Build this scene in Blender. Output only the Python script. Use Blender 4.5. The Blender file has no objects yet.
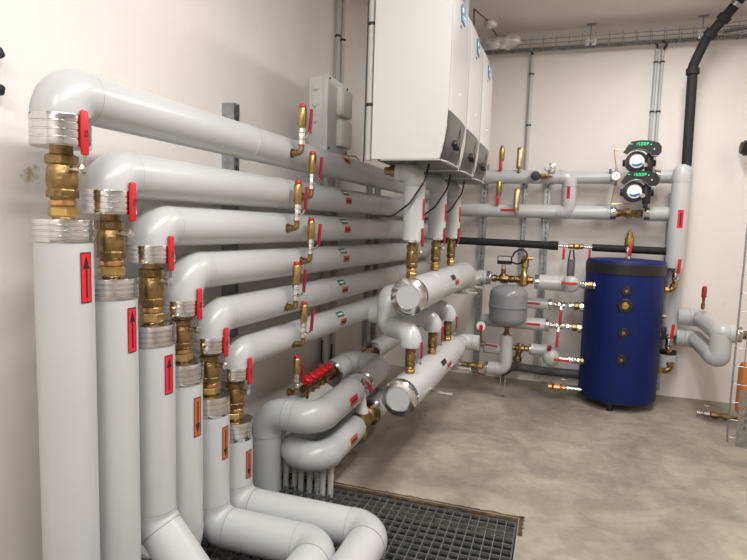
import bpy, bmesh, math, random
from mathutils import Vector as V, Matrix
from mathutils import noise
sc = bpy.context.scene
COL = sc.collection
random.seed(4)

# ------------------------------------------------------------------ camera
cd = bpy.data.cameras.new('camera'); cam = bpy.data.objects.new('camera', cd); COL.objects.link(cam)
cd.sensor_width = 36.0; cd.lens = 560.0*36/747; cd.clip_start = .02
CR = ((0.948687, -0.060944, 0.310288), (0.314754, 0.087760, -0.945107), (0.030368, 0.994276, 0.102439))
cam.matrix_world = Matrix.Translation((0, 0, 1.55)) @ Matrix(CR).to_4x4()
sc.camera = cam
CAM = V((0, 0, 1.55))

# ------------------------------------------------------------------ world, lamps, exposure
w = bpy.data.worlds.new('world'); sc.world = w; w.use_nodes = True
w.node_tree.nodes['Background'].inputs[0].default_value = (.9, .95, 1, 1)
w.node_tree.nodes['Background'].inputs[1].default_value = .3
def area(name, loc, sx, sy, power, col):
    l = bpy.data.lights.new(name, 'AREA'); l.shape = 'RECTANGLE'; l.size = sx; l.size_y = sy
    l.energy = power; l.color = col
    o = bpy.data.objects.new(name, l); COL.objects.link(o); o.location = loc
    return o
area('fluorescent_or_fill_light', (.75, 4.0, 3.38), .30, 1.5, 44, (1, .97, .92))
area('fluorescent_or_fill_light', (.12, 1.25, 3.38), .30, 2.4, 72, (1, .98, .95))
area('fluorescent_or_fill_light', (-.35, -1.0, 3.38), .35, 1.5, 46, (1, .98, .95))  # added fill lamp behind the camera, brightens the far left-wall pipes
area('fluorescent_or_fill_light', (2.7, 3.3, 3.38), .35, 1.5, 24, (1, .76, .65))  # added warm fill lamp, gives the right of the back wall its pink tint
sc.view_settings.view_transform = 'Standard'
sc.view_settings.look = 'None'
sc.view_settings.gamma = 1
sc.view_settings.use_curve_mapping = False
sc.view_settings.exposure = 0.30

# ------------------------------------------------------------------ materials
def mat(name, col, rough=.5, metal=0, noise_amt=0, scale=8, bump=0, bscale=60, col2=None, emit=0, coat=0, alpha=1, trans=0):
    m = bpy.data.materials.new(name); m.use_nodes = True
    nt = m.node_tree; b = nt.nodes['Principled BSDF']
    b.inputs['Base Color'].default_value = (*col, 1); b.inputs['Roughness'].default_value = rough
    b.inputs['Metallic'].default_value = metal
    if coat: b.inputs['Coat Weight'].default_value = coat; b.inputs['Coat Roughness'].default_value = .08
    if emit: b.inputs['Emission Color'].default_value = (*col, 1); b.inputs['Emission Strength'].default_value = emit
    if trans: b.inputs['Transmission Weight'].default_value = trans
    tc = nt.nodes.new('ShaderNodeTexCoord')
    if noise_amt or col2:
        n = nt.nodes.new('ShaderNodeTexNoise'); n.inputs['Scale'].default_value = scale; n.inputs['Detail'].default_value = 6
        nt.links.new(tc.outputs['Object'], n.inputs['Vector'])
        r = nt.nodes.new('ShaderNodeValToRGB')
        r.color_ramp.elements[0].position = .35; r.color_ramp.elements[1].position = .65
        c2 = col2 or tuple(c*(1-noise_amt) for c in col)
        r.color_ramp.elements[0].color = (*c2, 1); r.color_ramp.elements[1].color = (*col, 1)
        nt.links.new(n.outputs['Fac'], r.inputs['Fac']); nt.links.new(r.outputs['Color'], b.inputs['Base Color'])
    if bump:
        n2 = nt.nodes.new('ShaderNodeTexNoise'); n2.inputs['Scale'].default_value = bscale; n2.inputs['Detail'].default_value = 4
        nt.links.new(tc.outputs['Object'], n2.inputs['Vector'])
        bp = nt.nodes.new('ShaderNodeBump'); bp.inputs['Strength'].default_value = bump; bp.inputs['Distance'].default_value = .01
        nt.links.new(n2.outputs['Fac'], bp.inputs['Height']); nt.links.new(bp.outputs['Normal'], b.inputs['Normal'])
    return m
M = {}
M['sleeve'] = mat('grey_pvc_sleeve', (.50, .515, .525), .28, 0, .05, 3, .03, 25)
M['elbow'] = mat('grey_pvc_elbow', (.48, .495, .505), .28, 0, .05, 4, .03, 20)
M['seam'] = mat('sleeve_seam_gap', (.30, .30, .30), .6)
M['alu'] = mat('aluminium_collar', (.68, .68, .68), .16, 1, .12, 30)
M['chrome'] = mat('nickel_plated', (.70, .68, .64), .22, 1, .15, 50)
M['brass'] = mat('aged_brass', (.40, .27, .115), .34, 1, .55, 22, .25, 120)
M['brassb'] = mat('bright_brass', (.62, .43, .16), .30, 1, .25, 40)
M['copper'] = mat('copper_union', (.70, .40, .18), .28, 1, .2, 40)
M['red'] = mat('red_handle_plastic', (.55, .012, .02), .35)
M['redd'] = mat('dark_red_handle', (.30, .012, .03), .38)
M['black'] = mat('black_plastic', (.012, .012, .013), .4)
M['rubber'] = mat('black_foam_insulation', (.014, .014, .015), .75, 0, .3, 20, .15, 80)
M['redst'] = mat('red_sticker', (.68, .012, .03), .4)
M['orst'] = mat('orange_brown_sticker', (.46, .11, .035), .45)
M['grst'] = mat('green_sticker', (.01, .14, .09), .45)
M['whst'] = mat('white_print', (.8, .8, .8), .5)
M['bkst'] = mat('black_print', (.012, .01, .01), .5)
M['blst'] = mat('blue_sticker', (.02, .16, .42), .4)
M['galv'] = mat('galvanised_steel', (.42, .44, .46), .38, .9, .25, 30, .05, 60)
M['galvd'] = mat('dark_galvanised_steel', (.22, .23, .25), .45, .9, .25, 30)
M['boiler'] = mat('white_enamel', (.54, .54, .535), .24, 0, 0, 3, 0, 60, coat=.15)
M['panel'] = mat('dark_glossy_panel', (.020, .020, .020), .24, 0, .15, 5)
M['paneld'] = mat('dark_grey_underside', (.10, .10, .10), .4, .3)
M['tank'] = mat('blue_vinyl_jacket', (.002, .013, .12), .5, 0, .18, 5, .12, 14)
M['tank'].node_tree.nodes['Principled BSDF'].inputs['Specular IOR Level'].default_value = .3
M['vessel'] = mat('grey_enamel', (.24, .25, .265), .25, 0, .05, 4)
M['pgrey'] = mat('grey_pvc_conduit', (.50, .50, .49), .42, 0, .05, 6)
M['dgrey'] = mat('dark_grey_drain_pipe', (.13, .135, .145), .45)
M['box'] = mat('light_grey_box_plastic', (.80, .81, .80), .4)
M['white'] = mat('white_plastic', (.88, .88, .86), .4)
M['duct'] = mat('cream_duct', (.62, .62, .54), .5)
M['orange'] = mat('orange_plastic', (.62, .20, .03), .4)
M['screen'] = mat('green_led', (.02, .85, .32), .4, emit=1.0)
M['foil'] = mat('clear_plastic_wrap', (.75, .72, .70), .15, .35, .3, 12, .8, 25)
M['earth'] = mat('crumbled_concrete', (.13, .092, .052), .95, 0, .65, 18, .9, 40)
M['bluec'] = mat('blue_print', (.03, .13, .35), .4)
M['yellow'] = mat('green_yellow_wire', (.40, .42, .05), .5)
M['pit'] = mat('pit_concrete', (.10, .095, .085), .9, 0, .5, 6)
M['bar'] = mat('grating_steel', (.27, .27, .265), .45, .5, .35, 25)

def plaster():
    m = bpy.data.materials.new('painted_plaster'); m.use_nodes = True
    nt = m.node_tree; b = nt.nodes['Principled BSDF']; b.inputs['Roughness'].default_value = .75
    g = nt.nodes.new('ShaderNodeNewGeometry')
    n = nt.nodes.new('ShaderNodeTexNoise'); n.inputs['Scale'].default_value = 1.3; n.inputs['Detail'].default_value = 5
    nt.links.new(g.outputs['Position'], n.inputs['Vector'])
    r = nt.nodes.new('ShaderNodeValToRGB')
    r.color_ramp.elements[0].position = .3; r.color_ramp.elements[1].position = .7
    r.color_ramp.elements[0].color = (.74, .705, .675, 1); r.color_ramp.elements[1].color = (.80, .77, .745, 1)
    nt.links.new(n.outputs['Fac'], r.inputs['Fac'])
    # scattered scuffs
    n3 = nt.nodes.new('ShaderNodeTexNoise'); n3.inputs['Scale'].default_value = 7; n3.inputs['Detail'].default_value = 8
    nt.links.new(g.outputs['Position'], n3.inputs['Vector'])
    r3 = nt.nodes.new('ShaderNodeValToRGB'); r3.color_ramp.elements[0].position = .70; r3.color_ramp.elements[1].position = .80
    r3.color_ramp.elements[0].color = (0, 0, 0, 1); r3.color_ramp.elements[1].color = (.35, .35, .35, 1)
    nt.links.new(n3.outputs['Fac'], r3.inputs['Fac'])
    mx = nt.nodes.new('ShaderNodeMixRGB'); mx.inputs['Color2'].default_value = (.45, .41, .36, 1)
    nt.links.new(r3.outputs['Color'], mx.inputs['Fac']); nt.links.new(r.outputs['Color'], mx.inputs['Color1'])
    vd = nt.nodes.new('ShaderNodeVectorMath'); vd.operation = 'DISTANCE'; vd.inputs[1].default_value = (-1.7200, 1.4631, 1.6845)
    nt.links.new(g.outputs['Position'], vd.inputs[0])
    mp = nt.nodes.new('ShaderNodeMapRange'); mp.inputs['From Min'].default_value = .07; mp.inputs['From Max'].default_value = .0
    nt.links.new(vd.outputs['Value'], mp.inputs['Value'])
    n4 = nt.nodes.new('ShaderNodeTexNoise'); n4.inputs['Scale'].default_value = 45; n4.inputs['Detail'].default_value = 4
    nt.links.new(g.outputs['Position'], n4.inputs['Vector'])
    m4 = nt.nodes.new('ShaderNodeMath'); m4.operation = 'MULTIPLY'; nt.links.new(mp.outputs['Result'], m4.inputs[0]); nt.links.new(n4.outputs['Fac'], m4.inputs[1])
    r4 = nt.nodes.new('ShaderNodeValToRGB'); r4.color_ramp.elements[0].position = .22; r4.color_ramp.elements[1].position = .42
    nt.links.new(m4.outputs[0], r4.inputs['Fac'])
    mx2 = nt.nodes.new('ShaderNodeMixRGB'); mx2.inputs['Color2'].default_value = (.42, .36, .22, 1)
    nt.links.new(r4.outputs['Color'], mx2.inputs['Fac']); nt.links.new(mx.outputs['Color'], mx2.inputs['Color1'])
    nt.links.new(mx2.outputs['Color'], b.inputs['Base Color'])
    n2 = nt.nodes.new('ShaderNodeTexNoise'); n2.inputs['Scale'].default_value = 28; n2.inputs['Detail'].default_value = 6
    nt.links.new(g.outputs['Position'], n2.inputs['Vector'])
    bp = nt.nodes.new('ShaderNodeBump'); bp.inputs['Strength'].default_value = .12; bp.inputs['Distance'].default_value = .01
    nt.links.new(n2.outputs['Fac'], bp.inputs['Height']); nt.links.new(bp.outputs['Normal'], b.inputs['Normal'])
    return m
M['wall'] = plaster()
M['ceil'] = mat('ceiling_paint', (.80, .73, .69), .85, 0, .06, 2, .1, 20)

def concrete():
    m = bpy.data.materials.new('trowelled_concrete'); m.use_nodes = True
    nt = m.node_tree; b = nt.nodes['Principled BSDF']
    g = nt.nodes.new('ShaderNodeNewGeometry')
    def nz(s, d, ramp, dist=0):
        n = nt.nodes.new('ShaderNodeTexNoise'); n.inputs['Scale'].default_value = s; n.inputs['Detail'].default_value = d
        n.inputs['Distortion'].default_value = dist
        nt.links.new(g.outputs['Position'], n.inputs['Vector'])
        r = nt.nodes.new('ShaderNodeValToRGB')
        for i, (p, c) in enumerate(ramp):
            e = r.color_ramp.elements[i]; e.position = p; e.color = (*c, 1)
        nt.links.new(n.outputs['Fac'], r.inputs['Fac']); return r, n
    a, na = nz(1.1, 7, [(.30, (.235, .212, .172)), (.68, (.47, .425, .345))], .8)
    c, nc = nz(4.5, 8, [(.40, (.72, .72, .73)), (.62, (1, 1, 1))], 1.2)
    d, nd = nz(28, 5, [(.35, (.86, .86, .86)), (.6, (1, 1, 1))])
    m1 = nt.nodes.new('ShaderNodeMixRGB'); m1.blend_type = 'MULTIPLY'; m1.inputs['Fac'].default_value = .75
    nt.links.new(a.outputs['Color'], m1.inputs['Color1']); nt.links.new(c.outputs['Color'], m1.inputs['Color2'])
    m2 = nt.nodes.new('ShaderNodeMixRGB'); m2.blend_type = 'MULTIPLY'; m2.inputs['Fac'].default_value = .7
    nt.links.new(m1.outputs['Color'], m2.inputs['Color1']); nt.links.new(d.outputs['Color'], m2.inputs['Color2'])
    nt.links.new(m2.outputs['Color'], b.inputs['Base Color'])
    mr = nt.nodes.new('ShaderNodeMapRange'); mr.inputs['To Min'].default_value = .32; mr.inputs['To Max'].default_value = .62
    nt.links.new(nc.outputs['Fac'], mr.inputs['Value']); nt.links.new(mr.outputs['Result'], b.inputs['Roughness'])
    bp = nt.nodes.new('ShaderNodeBump'); bp.inputs['Strength'].default_value = .15; bp.inputs['Distance'].default_value = .01
    nt.links.new(nd.outputs['Fac'], bp.inputs['Height']); nt.links.new(bp.outputs['Normal'], b.inputs['Normal'])
    return m
M['floor'] = concrete()

# ------------------------------------------------------------------ mesh helpers
ORG = {}
def basis(d):
    d = V(d).normalized()
    u = V((0, 0, 1)) if abs(d.z) < .9 else V((1, 0, 0))
    a = u.cross(d).normalized(); b = d.cross(a).normalized()
    return a, b, d
def fillet(pts, bend, n=7):
    pts = [V(p) for p in pts]
    out = [pts[0]]
    for i in range(1, len(pts)-1):
        p, a, b = pts[i], pts[i-1], pts[i+1]
        d1 = (a-p).normalized(); d2 = (b-p).normalized()
        ang = d1.angle(d2)
        if bend <= 0 or ang > 3.1: out.append(p); continue
        t = bend/math.tan(ang/2); t = min(t, (a-p).length*.98, (b-p).length*.98)
        rr = t*math.tan(ang/2)
        c = p+(d1+d2).normalized()*(rr/math.sin(ang/2))
        s, e = p+d1*t, p+d2*t
        v0, v1 = (s-c), (e-c); tot = v0.angle(v1)
        ax = v0.cross(v1).normalized()
        for k in range(n+1): out.append(c+Matrix.Rotation(tot*k/n, 3, ax) @ v0)
    out.append(pts[-1])
    return out
class MB:
    def __init__(s): s.bm = bmesh.new()
    def sweep(s, pts, r, seg=20, caps=True):
        pts = [V(p) for p in pts]; n = len(pts)
        rs = r if isinstance(r, (list, tuple)) else [r]*n
        d0 = (pts[1]-pts[0]).normalized(); a, b, _ = basis(d0); prev = d0; rings = []
        for i, p in enumerate(pts):
            if i == 0: d = d0
            elif i == n-1: d = (pts[i]-pts[i-1]).normalized()
            else: d = ((pts[i]-pts[i-1]).normalized()+(pts[i+1]-pts[i]).normalized()).normalized()
            q = prev.rotation_difference(d); a = q @ a; b = q @ b; prev = d
            rings.append([s.bm.verts.new(p+(a*math.cos(2*math.pi*k/seg)+b*math.sin(2*math.pi*k/seg))*rs[i]) for k in range(seg)])
        for i in range(n-1):
            for k in range(seg):
                s.bm.faces.new((rings[i][k], rings[i][(k+1) % seg], rings[i+1][(k+1) % seg], rings[i+1][k]))
        if caps:
            s.bm.faces.new(rings[0][::-1]); s.bm.faces.new(rings[-1])
        return s
    def tube(s, pts, r, bend=0, seg=20, caps=True, n=7): return s.sweep(fillet(pts, bend, n), r, seg, caps)
    def lathe(s, o, d, prof, seg=24, caps=True):
        o = V(o); a, b, d = basis(d); rings = []
        for (r, h) in prof:
            rings.append([s.bm.verts.new(o+d*h+(a*math.cos(2*math.pi*k/seg)+b*math.sin(2*math.pi*k/seg))*max(r, 1e-4)) for k in range(seg)])
        for i in range(len(prof)-1):
            for k in range(seg):
                s.bm.faces.new((rings[i][k], rings[i][(k+1) % seg], rings[i+1][(k+1) % seg], rings[i+1][k]))
        if caps:
            s.bm.faces.new(rings[0][::-1]); s.bm.faces.new(rings[-1])
        return s
    def cyl(s, a, b, r, seg=20):
        a = V(a); b = V(b); return s.lathe(a, b-a, [(r, 0), (r, (b-a).length)], seg)
    def box(s, c, size, rot=None, bev=0):
        r = bmesh.ops.create_cube(s.bm, size=1)
        vs = r['verts']
        m = Matrix.Translation(V(c)) @ ((rot or Matrix.Identity(3)).to_4x4()) @ Matrix.Diagonal((*size, 1))
        bmesh.ops.transform(s.bm, matrix=m, verts=vs)
        if bev:
            es = set(e for v in vs for e in v.link_edges)
            bmesh.ops.bevel(s.bm, geom=list(es), offset=bev, segments=2, affect='EDGES', profile=.5)
        return s
    def prism(s, poly, o, ux, uy, h):
        ux = V(ux); uy = V(uy); o = V(o); n = ux.cross(uy).normalized()*h
        b = [s.bm.verts.new(o+ux*x+uy*y) for x, y in poly]; t = [s.bm.verts.new(v.co+n) for v in b]
        k = len(b)
        s.bm.faces.new(b[::-1]); s.bm.faces.new(t)
        for i in range(k): s.bm.faces.new((b[i], b[(i+1) % k], t[(i+1) % k], t[i]))
        return s
    def sphere(s, c, r, sc3=(1, 1, 1), u=16, v=10):
        res = bmesh.ops.create_uvsphere(s.bm, u_segments=u, v_segments=v, radius=r)
        bmesh.ops.transform(s.bm, matrix=Matrix.Translation(V(c)) @ Matrix.Diagonal((*sc3, 1)), verts=res['verts'])
        return s
    def torus(s, c, d, R, r, seg=24, rs=8, a0=0, a1=2*math.pi):
        a, b, d = basis(d); c = V(c); full = abs(a1-a0-2*math.pi) < 1e-6
        pts = [c+(a*math.cos(a0+(a1-a0)*k/seg)+b*math.sin(a0+(a1-a0)*k/seg))*R for k in range(seg+1)]
        return s.sweep(pts, r, rs, True)
    def cylpatch(s, o, ax, r, t0, t1, a0, a1, ref, tri=None, n=6):
        """patch on a cylinder: polygon list in (t, angle) space"""
        ax = V(ax).normalized(); ref = V(ref); ref = (ref-ax*ref.dot(ax)).normalized(); w = ax.cross(ref)
        def pt(t, a): return V(o)+ax*t+(ref*math.cos(a)+w*math.sin(a))*r
        if tri is None:
            rows = []
            for i in range(n+1):
                a = a0+(a1-a0)*i/n
                rows.append((s.bm.verts.new(pt(t0, a)), s.bm.verts.new(pt(t1, a))))
            for i in range(n): s.bm.faces.new((rows[i][0], rows[i][1], rows[i+1][1], rows[i+1][0]))
        else:
            s.bm.faces.new([s.bm.verts.new(pt(t, a)) for t, a in tri])
        return s
    def build(s, name, m, parent=None, org=None, sharp=32, smooth=True):
        if org is None: org = ORG.get(parent.name, V((0, 0, 0))) if parent else V((0, 0, 0))
        org = V(org)
        bmesh.ops.recalc_face_normals(s.bm, faces=s.bm.faces)
        if org.length: bmesh.ops.translate(s.bm, vec=-org, verts=s.bm.verts)
        me = bpy.data.meshes.new(name); s.bm.to_mesh(me); s.bm.free()
        me.materials.append(M[m] if isinstance(m, str) else m)
        if smooth:
            for p in me.polygons: p.use_smooth = True
            me.set_sharp_from_angle(angle=math.radians(sharp))
        o = bpy.data.objects.new(name, me); COL.objects.link(o)
        if parent: o.parent = parent; ORG[o.name] = org
        else: o.location = org; ORG[o.name] = org
        return o
def tag(o, label=None, cat=None, group=None, kind=None):
    if label: o['label'] = label
    if cat: o['category'] = cat
    if group: o['group'] = group
    if kind: o['kind'] = kind
    return o
def thing(name, label, cat, loc=(0, 0, 0), group=None, local=False):
    o = bpy.data.objects.new(name, None); COL.objects.link(o); o.location = V(loc); o.empty_display_size = .05
    ORG[o.name] = V((0, 0, 0)) if local else V(loc)
    return tag(o, label, cat, group)
def dup(root, label=None, group=None, M4=None, parent=None):
    c = root.copy(); COL.objects.link(c)
    if parent: c.parent = parent
    if label: c['label'] = label
    if group: c['group'] = group
    if M4 is not None: c.matrix_basis = M4
    for ch in KIDS(root): dup(ch, parent=c)
    return c
def KIDS(o): return [x for x in COL.objects if x.parent == o]
def frame(o, z, x=None, s=1):
    """matrix with local Z along z and local X as near x as possible, at o, scaled s"""
    z = V(z).normalized(); x = V(x) if x is not None else V((1, 0, 0))
    x = (x-z*x.dot(z)).normalized(); y = z.cross(x)
    m = Matrix((x, y, z)).transposed().to_4x4()
    return Matrix.Translation(V(o)) @ m @ Matrix.Diagonal((s, s, s, 1))
def facing(p, deg=0):
    d = CAM-V(p); d.z = 0; d.normalize(); r = V((-d.y, d.x, 0))
    if r.x < 0: r = -r
    return d*math.cos(math.radians(deg))+r*math.sin(math.radians(deg))

def sticker(parent, a, b, r, t, ref, ln, wd, m, arrow=0, border=True, lines=False):
    """printed rectangle wrapped on a sleeve: ln along the axis, wd around it"""
    a = V(a); b = V(b); ax = (b-a).normalized(); ha = wd/2/r
    st = MB().cylpatch(a, ax, r+.0012, t-ln/2, t+ln/2, -ha, ha, ref).build('sticker', m, parent)
    mb = MB(); rr = r+.0022
    if arrow:
        s = 1 if arrow > 0 else -1
        def q(u, v): return (t+s*u*ln/2, v*ha)
        mb.cylpatch(a, ax, rr, 0, 0, 0, 0, ref, [q(-.8, -.14), q(.35, -.14), q(.35, .14), q(-.8, .14)])
        mb.cylpatch(a, ax, rr, 0, 0, 0, 0, ref, [q(.35, -.62), q(.88, 0), q(.35, .62)])
        if border:
            for (u0, u1, v0, v1) in ((-1, 1, -1, -.88), (-1, 1, .88, 1), (-1, -.96, -1, 1), (.96, 1, -1, 1)):
                mb.cylpatch(a, ax, rr, t+u0*ln/2, t+u1*ln/2, v0*ha, v1*ha, ref)
        mb.build('printed_arrow', 'bkst', st, sharp=180)
    elif lines:
        mb.cylpatch(a, ax, rr, t-ln*.36, t+ln*.36, -ha*.25, ha*.30, ref)
        mb.build('printed_text_line', 'bkst' if m != 'grst' else 'whst', st, sharp=180)
    return st

def run(root, pts, r, bend, seg=32, ring=True, mats=('sleeve', 'elbow'), caps=True, names=('sleeve', 'elbow')):
    """insulated pipe: straight sleeves and elbow shells as separate parts with a seam between"""
    pts = [V(p) for p in pts]; n = len(pts)
    cur = pts[0]
    for i in range(1, n):
        last = i == n-1
        if not last:
            p = pts[i]; d1 = (pts[i-1]-p).normalized(); d2 = (pts[i+1]-p).normalized(); ang = d1.angle(d2)
            t = bend/math.tan(ang/2)
            t = min(t, (cur-p).length*.98, (pts[i+1]-p).length*.55)
            end = p+d1*t
        else: end = pts[i]
        if (end-cur).length > .004:
            MB().sweep([cur, end], r, seg, caps).build(names[0], mats[0], root)
        if not last:
            nxt = p+d2*t
            arc = fillet([end, p, nxt], t*math.tan(ang/2)*.999, 10)
            arc = [end-d1*(-.0)]+arc[1:-1]+[nxt]
            arc = [end+d1*.012]+arc+[nxt+d2*.012] if ring else arc
            el = MB().sweep(arc, r+.0022, seg, True).build(names[1], mats[1], root)
            if ring:
                for (q_, e_) in ((end+d1*.0125, d1), (nxt+d2*.0125, d2)): MB().lathe(q_, e_, [(r, 0), (r+.0016, .0002), (r+.0016, .0022), (r, .0024)], seg, caps=False).build('joint_seam', 'seam', el)
            cur = nxt
    return root

def collar(root, o, d, r, h, m='alu', inner=None):
    """ribbed aluminium end collar of length h starting at o along d"""
    p = [(r*.60, 0), (r+.002, 0), (r+.004, .004)]
    for k in range(3):
        z = h*(.25+.25*k)
        p += [(r+.004, z-.003), (r+.0018, z-.0015), (r+.0018, z+.0015), (r+.004, z+.003)]
    p += [(r+.004, h-.003), (r+.003, h), (r*.6, h)]
    return MB().lathe(o, d, p, 36).build('metal_collar', m, root)

# ------------------------------------------------------------------ the room
WX, BY, RX, FY, CZ = -1.72, 5.79, 3.6, -2.2, 3.42
PX0, PX1, PY0, PY1 = -1.66, -.115, .75, 2.965          # pit under the grating
fb = MB()
T = .12
for (x0, x1, y0, y1) in ((WX-.2, PX0, FY, BY+.2), (PX1, RX, FY, BY+.2), (PX0, PX1, FY, PY0), (PX0, PX1, PY1, BY+.2)):
    fb.box(((x0+x1)/2, (y0+y1)/2, -T/2), (x1-x0, y1-y0, T))
floor = tag(fb.build('floor', 'floor', smooth=False), kind='structure')
pb = MB()
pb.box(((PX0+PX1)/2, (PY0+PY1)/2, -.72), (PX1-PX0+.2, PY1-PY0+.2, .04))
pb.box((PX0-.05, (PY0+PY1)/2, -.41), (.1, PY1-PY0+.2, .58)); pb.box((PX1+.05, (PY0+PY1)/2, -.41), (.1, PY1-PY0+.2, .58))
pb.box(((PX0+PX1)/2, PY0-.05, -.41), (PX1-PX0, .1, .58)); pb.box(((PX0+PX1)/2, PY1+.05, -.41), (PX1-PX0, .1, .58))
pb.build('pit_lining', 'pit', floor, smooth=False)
# ragged broken screed along the far and right rim of the pit
def rag(name, p0, p1, inn, wmax, seed):
    p0 = V(p0); p1 = V(p1); n = 90; b = bmesh.new(); rows = []
    for i in range(n+1):
        p = p0.lerp(p1, i/n); k = noise.noise(V((i*.23, seed, 0)))*.9+noise.noise(V((i*.9, seed, 5)))*.8
        q = abs(noise.noise(V((i*.31, seed, 9))))
        w1 = wmax*(.75+.7*k); i_ = V(inn)
        rows.append([b.verts.new(c) for c in (p-i_*w1+V((0, 0, .0008)), p-i_*w1*.55+V((0, 0, .004+.004*q)), p-i_*w1*.2+V((0, 0, .002-.004*q)), p+i_*(.006+.006*k)+V((0, 0, -.012)), p+i_*.004+V((0, 0, -.05)))])
    for i in range(n):
        for j in range(4): b.faces.new((rows[i][j], rows[i+1][j], rows[i+1][j+1], rows[i][j+1]))
    m = MB(); m.bm = b; m.build(name, 'earth', floor)
rag('crumbled_edge', (PX0, PY1, 0), (PX1+.03, PY1, 0), (0, -1, 0), .024, 1)
rag('crumbled_edge', (PX1, PY1+.02, 0), (PX1, PY1-.18, 0), (-1, 0, 0), .035, 3)
def slab(name, c, s, m): return tag(MB().box(c, s).build(name, m, smooth=False), kind='structure')
slab('wall_left', (WX-.1, (FY+BY)/2, CZ/2), (.2, BY-FY+.4, CZ), 'wall')
slab('wall_back', ((WX+RX)/2, BY+.1, CZ/2), (RX-WX, .2, CZ), 'wall')
slab('wall_right', (RX+.1, (FY+BY)/2, CZ/2), (.2, BY-FY+.4, CZ), 'wall')
slab('wall_front', ((WX+RX)/2, FY-.1, CZ/2), (RX-WX, .2, CZ), 'wall')
slab('ceiling', ((WX+RX)/2, (FY+BY)/2, CZ+.1), (RX-WX+.4, BY-FY+.4, .2), 'ceil')

# ------------------------------------------------------------------ steel grating over the pit
gr = thing('floor_grating', 'dark galvanised steel grating laid over the floor pit, pipes running above it', 'grating', (PX1-.02, PY1-.02, -.01))
gx0, gx1, gy0, gy1 = PX0+.01, PX1-.012, PY0+.01, PY1-.035
x = gx1
while x > gx0:
    MB().box((x, (gy0+gy1)/2, -.027), (.0035, gy1-gy0, .034)).build('bearing_bar', 'bar', gr, smooth=False); x -= .047
y = gy1
while y > gy0:
    MB().box(((gx0+gx1)/2, y, -.018), (gx1-gx0, .0035, .016)).build('cross_bar', 'bar', gr, smooth=False); y -= .056
MB().box(((gx0+gx1)/2, gy1+.002, -.027), (gx1-gx0, .004, .034)).build('frame_bar', 'galvd', gr, smooth=False)
MB().box((gx1+.003, (gy0+gy1)/2, -.027), (.004, gy1-gy0, .034)).build('frame_bar', 'galvd', gr, smooth=False)

# ------------------------------------------------------------------ steel strut rails on the walls
def strut(name, label, x, y, z0, z1, nrm, w=.041, d=.035, double=False, cat='rail', group=None):
    """C-channel with slotted web; nrm is the direction its web faces"""
    t = thing(name, label, cat, (x, y, z0), group)
    n = V(nrm); s = V((-n.y, n.x, 0)); h = z1-z0
    c = V((x, y, (z0+z1)/2)); R3 = Matrix((s, n, V((0, 0, 1)))).transposed()
    mb = MB()
    # web with slots: two long strips and bridges between slots
    wt = .0025; sl = .011
    for sg in (-1, 1): mb.box(c+s*sg*(w/4+sl/4)+n*(d/2), ((w-sl)/2, wt, h), R3)
    z = z0+.02
    while z < z1-.03:
        mb.box(V((x, y, z))+n*(d/2), (sl, wt, .022), R3); z += .05
    mb.build('slotted_web', 'galv', t, smooth=False)
    MB().box(c+s*(w/2), (wt, d, h), R3).build('flange', 'galv', t, smooth=False)
    MB().box(c-s*(w/2), (wt, d, h), R3).build('flange', 'galv', t, smooth=False)
    if double:
        m2 = MB()
        for sg in (-1, 1): m2.box(c+s*sg*(w/2)-n*d, (wt, d, h), R3)
        m2.box(c-n*(d/2), (w, wt, h), R3); m2.build('rear_channel', 'galv', t, smooth=False)
    return t
BYR = BY-.024
strut('wall_rail', 'short steel channel on the left wall sticking up behind the topmost grey pipe', WX+.05, 2.63, .02, (-1.6650, 2.6607, 2.1466)[2], (1, 0, 0), .052, .045, True, group=None)
strut('wall_rail', 'nearer of two steel channels on the far left wall below the lowest long pipe', WX+.03, (-1.6700, 4.9658, 0.5320)[1], .02, 2.05, (1, 0, 0), .045)
strut('wall_rail', 'farther of two steel channels on the far left wall below the lowest long pipe', WX+.03, (-1.6700, 5.2147, 0.4885)[1], .02, 2.05, (1, 0, 0), .045)
strut('wall_rail', 'slotted steel rail on the back wall left of the grey expansion vessel', (-0.7444, 5.7600, 1.4047)[0], BYR, .03, 2.16, (0, -1, 0), .062)
strut('wall_rail', 'slotted steel rail on the back wall below the chrome bracket, right of the grey vessel', (-0.1325, 5.7600, 1.4284)[0], BYR, .05, 2.14, (0, -1, 0), .055)
strut('wall_rail', 'thin steel rail on the back wall behind the long vertical conduit', (-0.3401, 5.7600, 1.5687)[0], BYR, .9, 2.02, (0, -1, 0), .03)
strut('wall_rail', 'steel rail on the back wall behind the right edge of the blue tank', (0.9551, 5.7600, 0.6294)[0], BYR, .05, 1.9, (0, -1, 0), .05)
strut('wall_rail', 'steel rail standing on the floor at the right edge behind the wire mesh tray', (1.3657, 4.6086, 0.0000)[0], (1.3657, 4.6086, 0.0000)[1], 0, .42, (-.45, -.89, 0), .09, .04)

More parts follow.
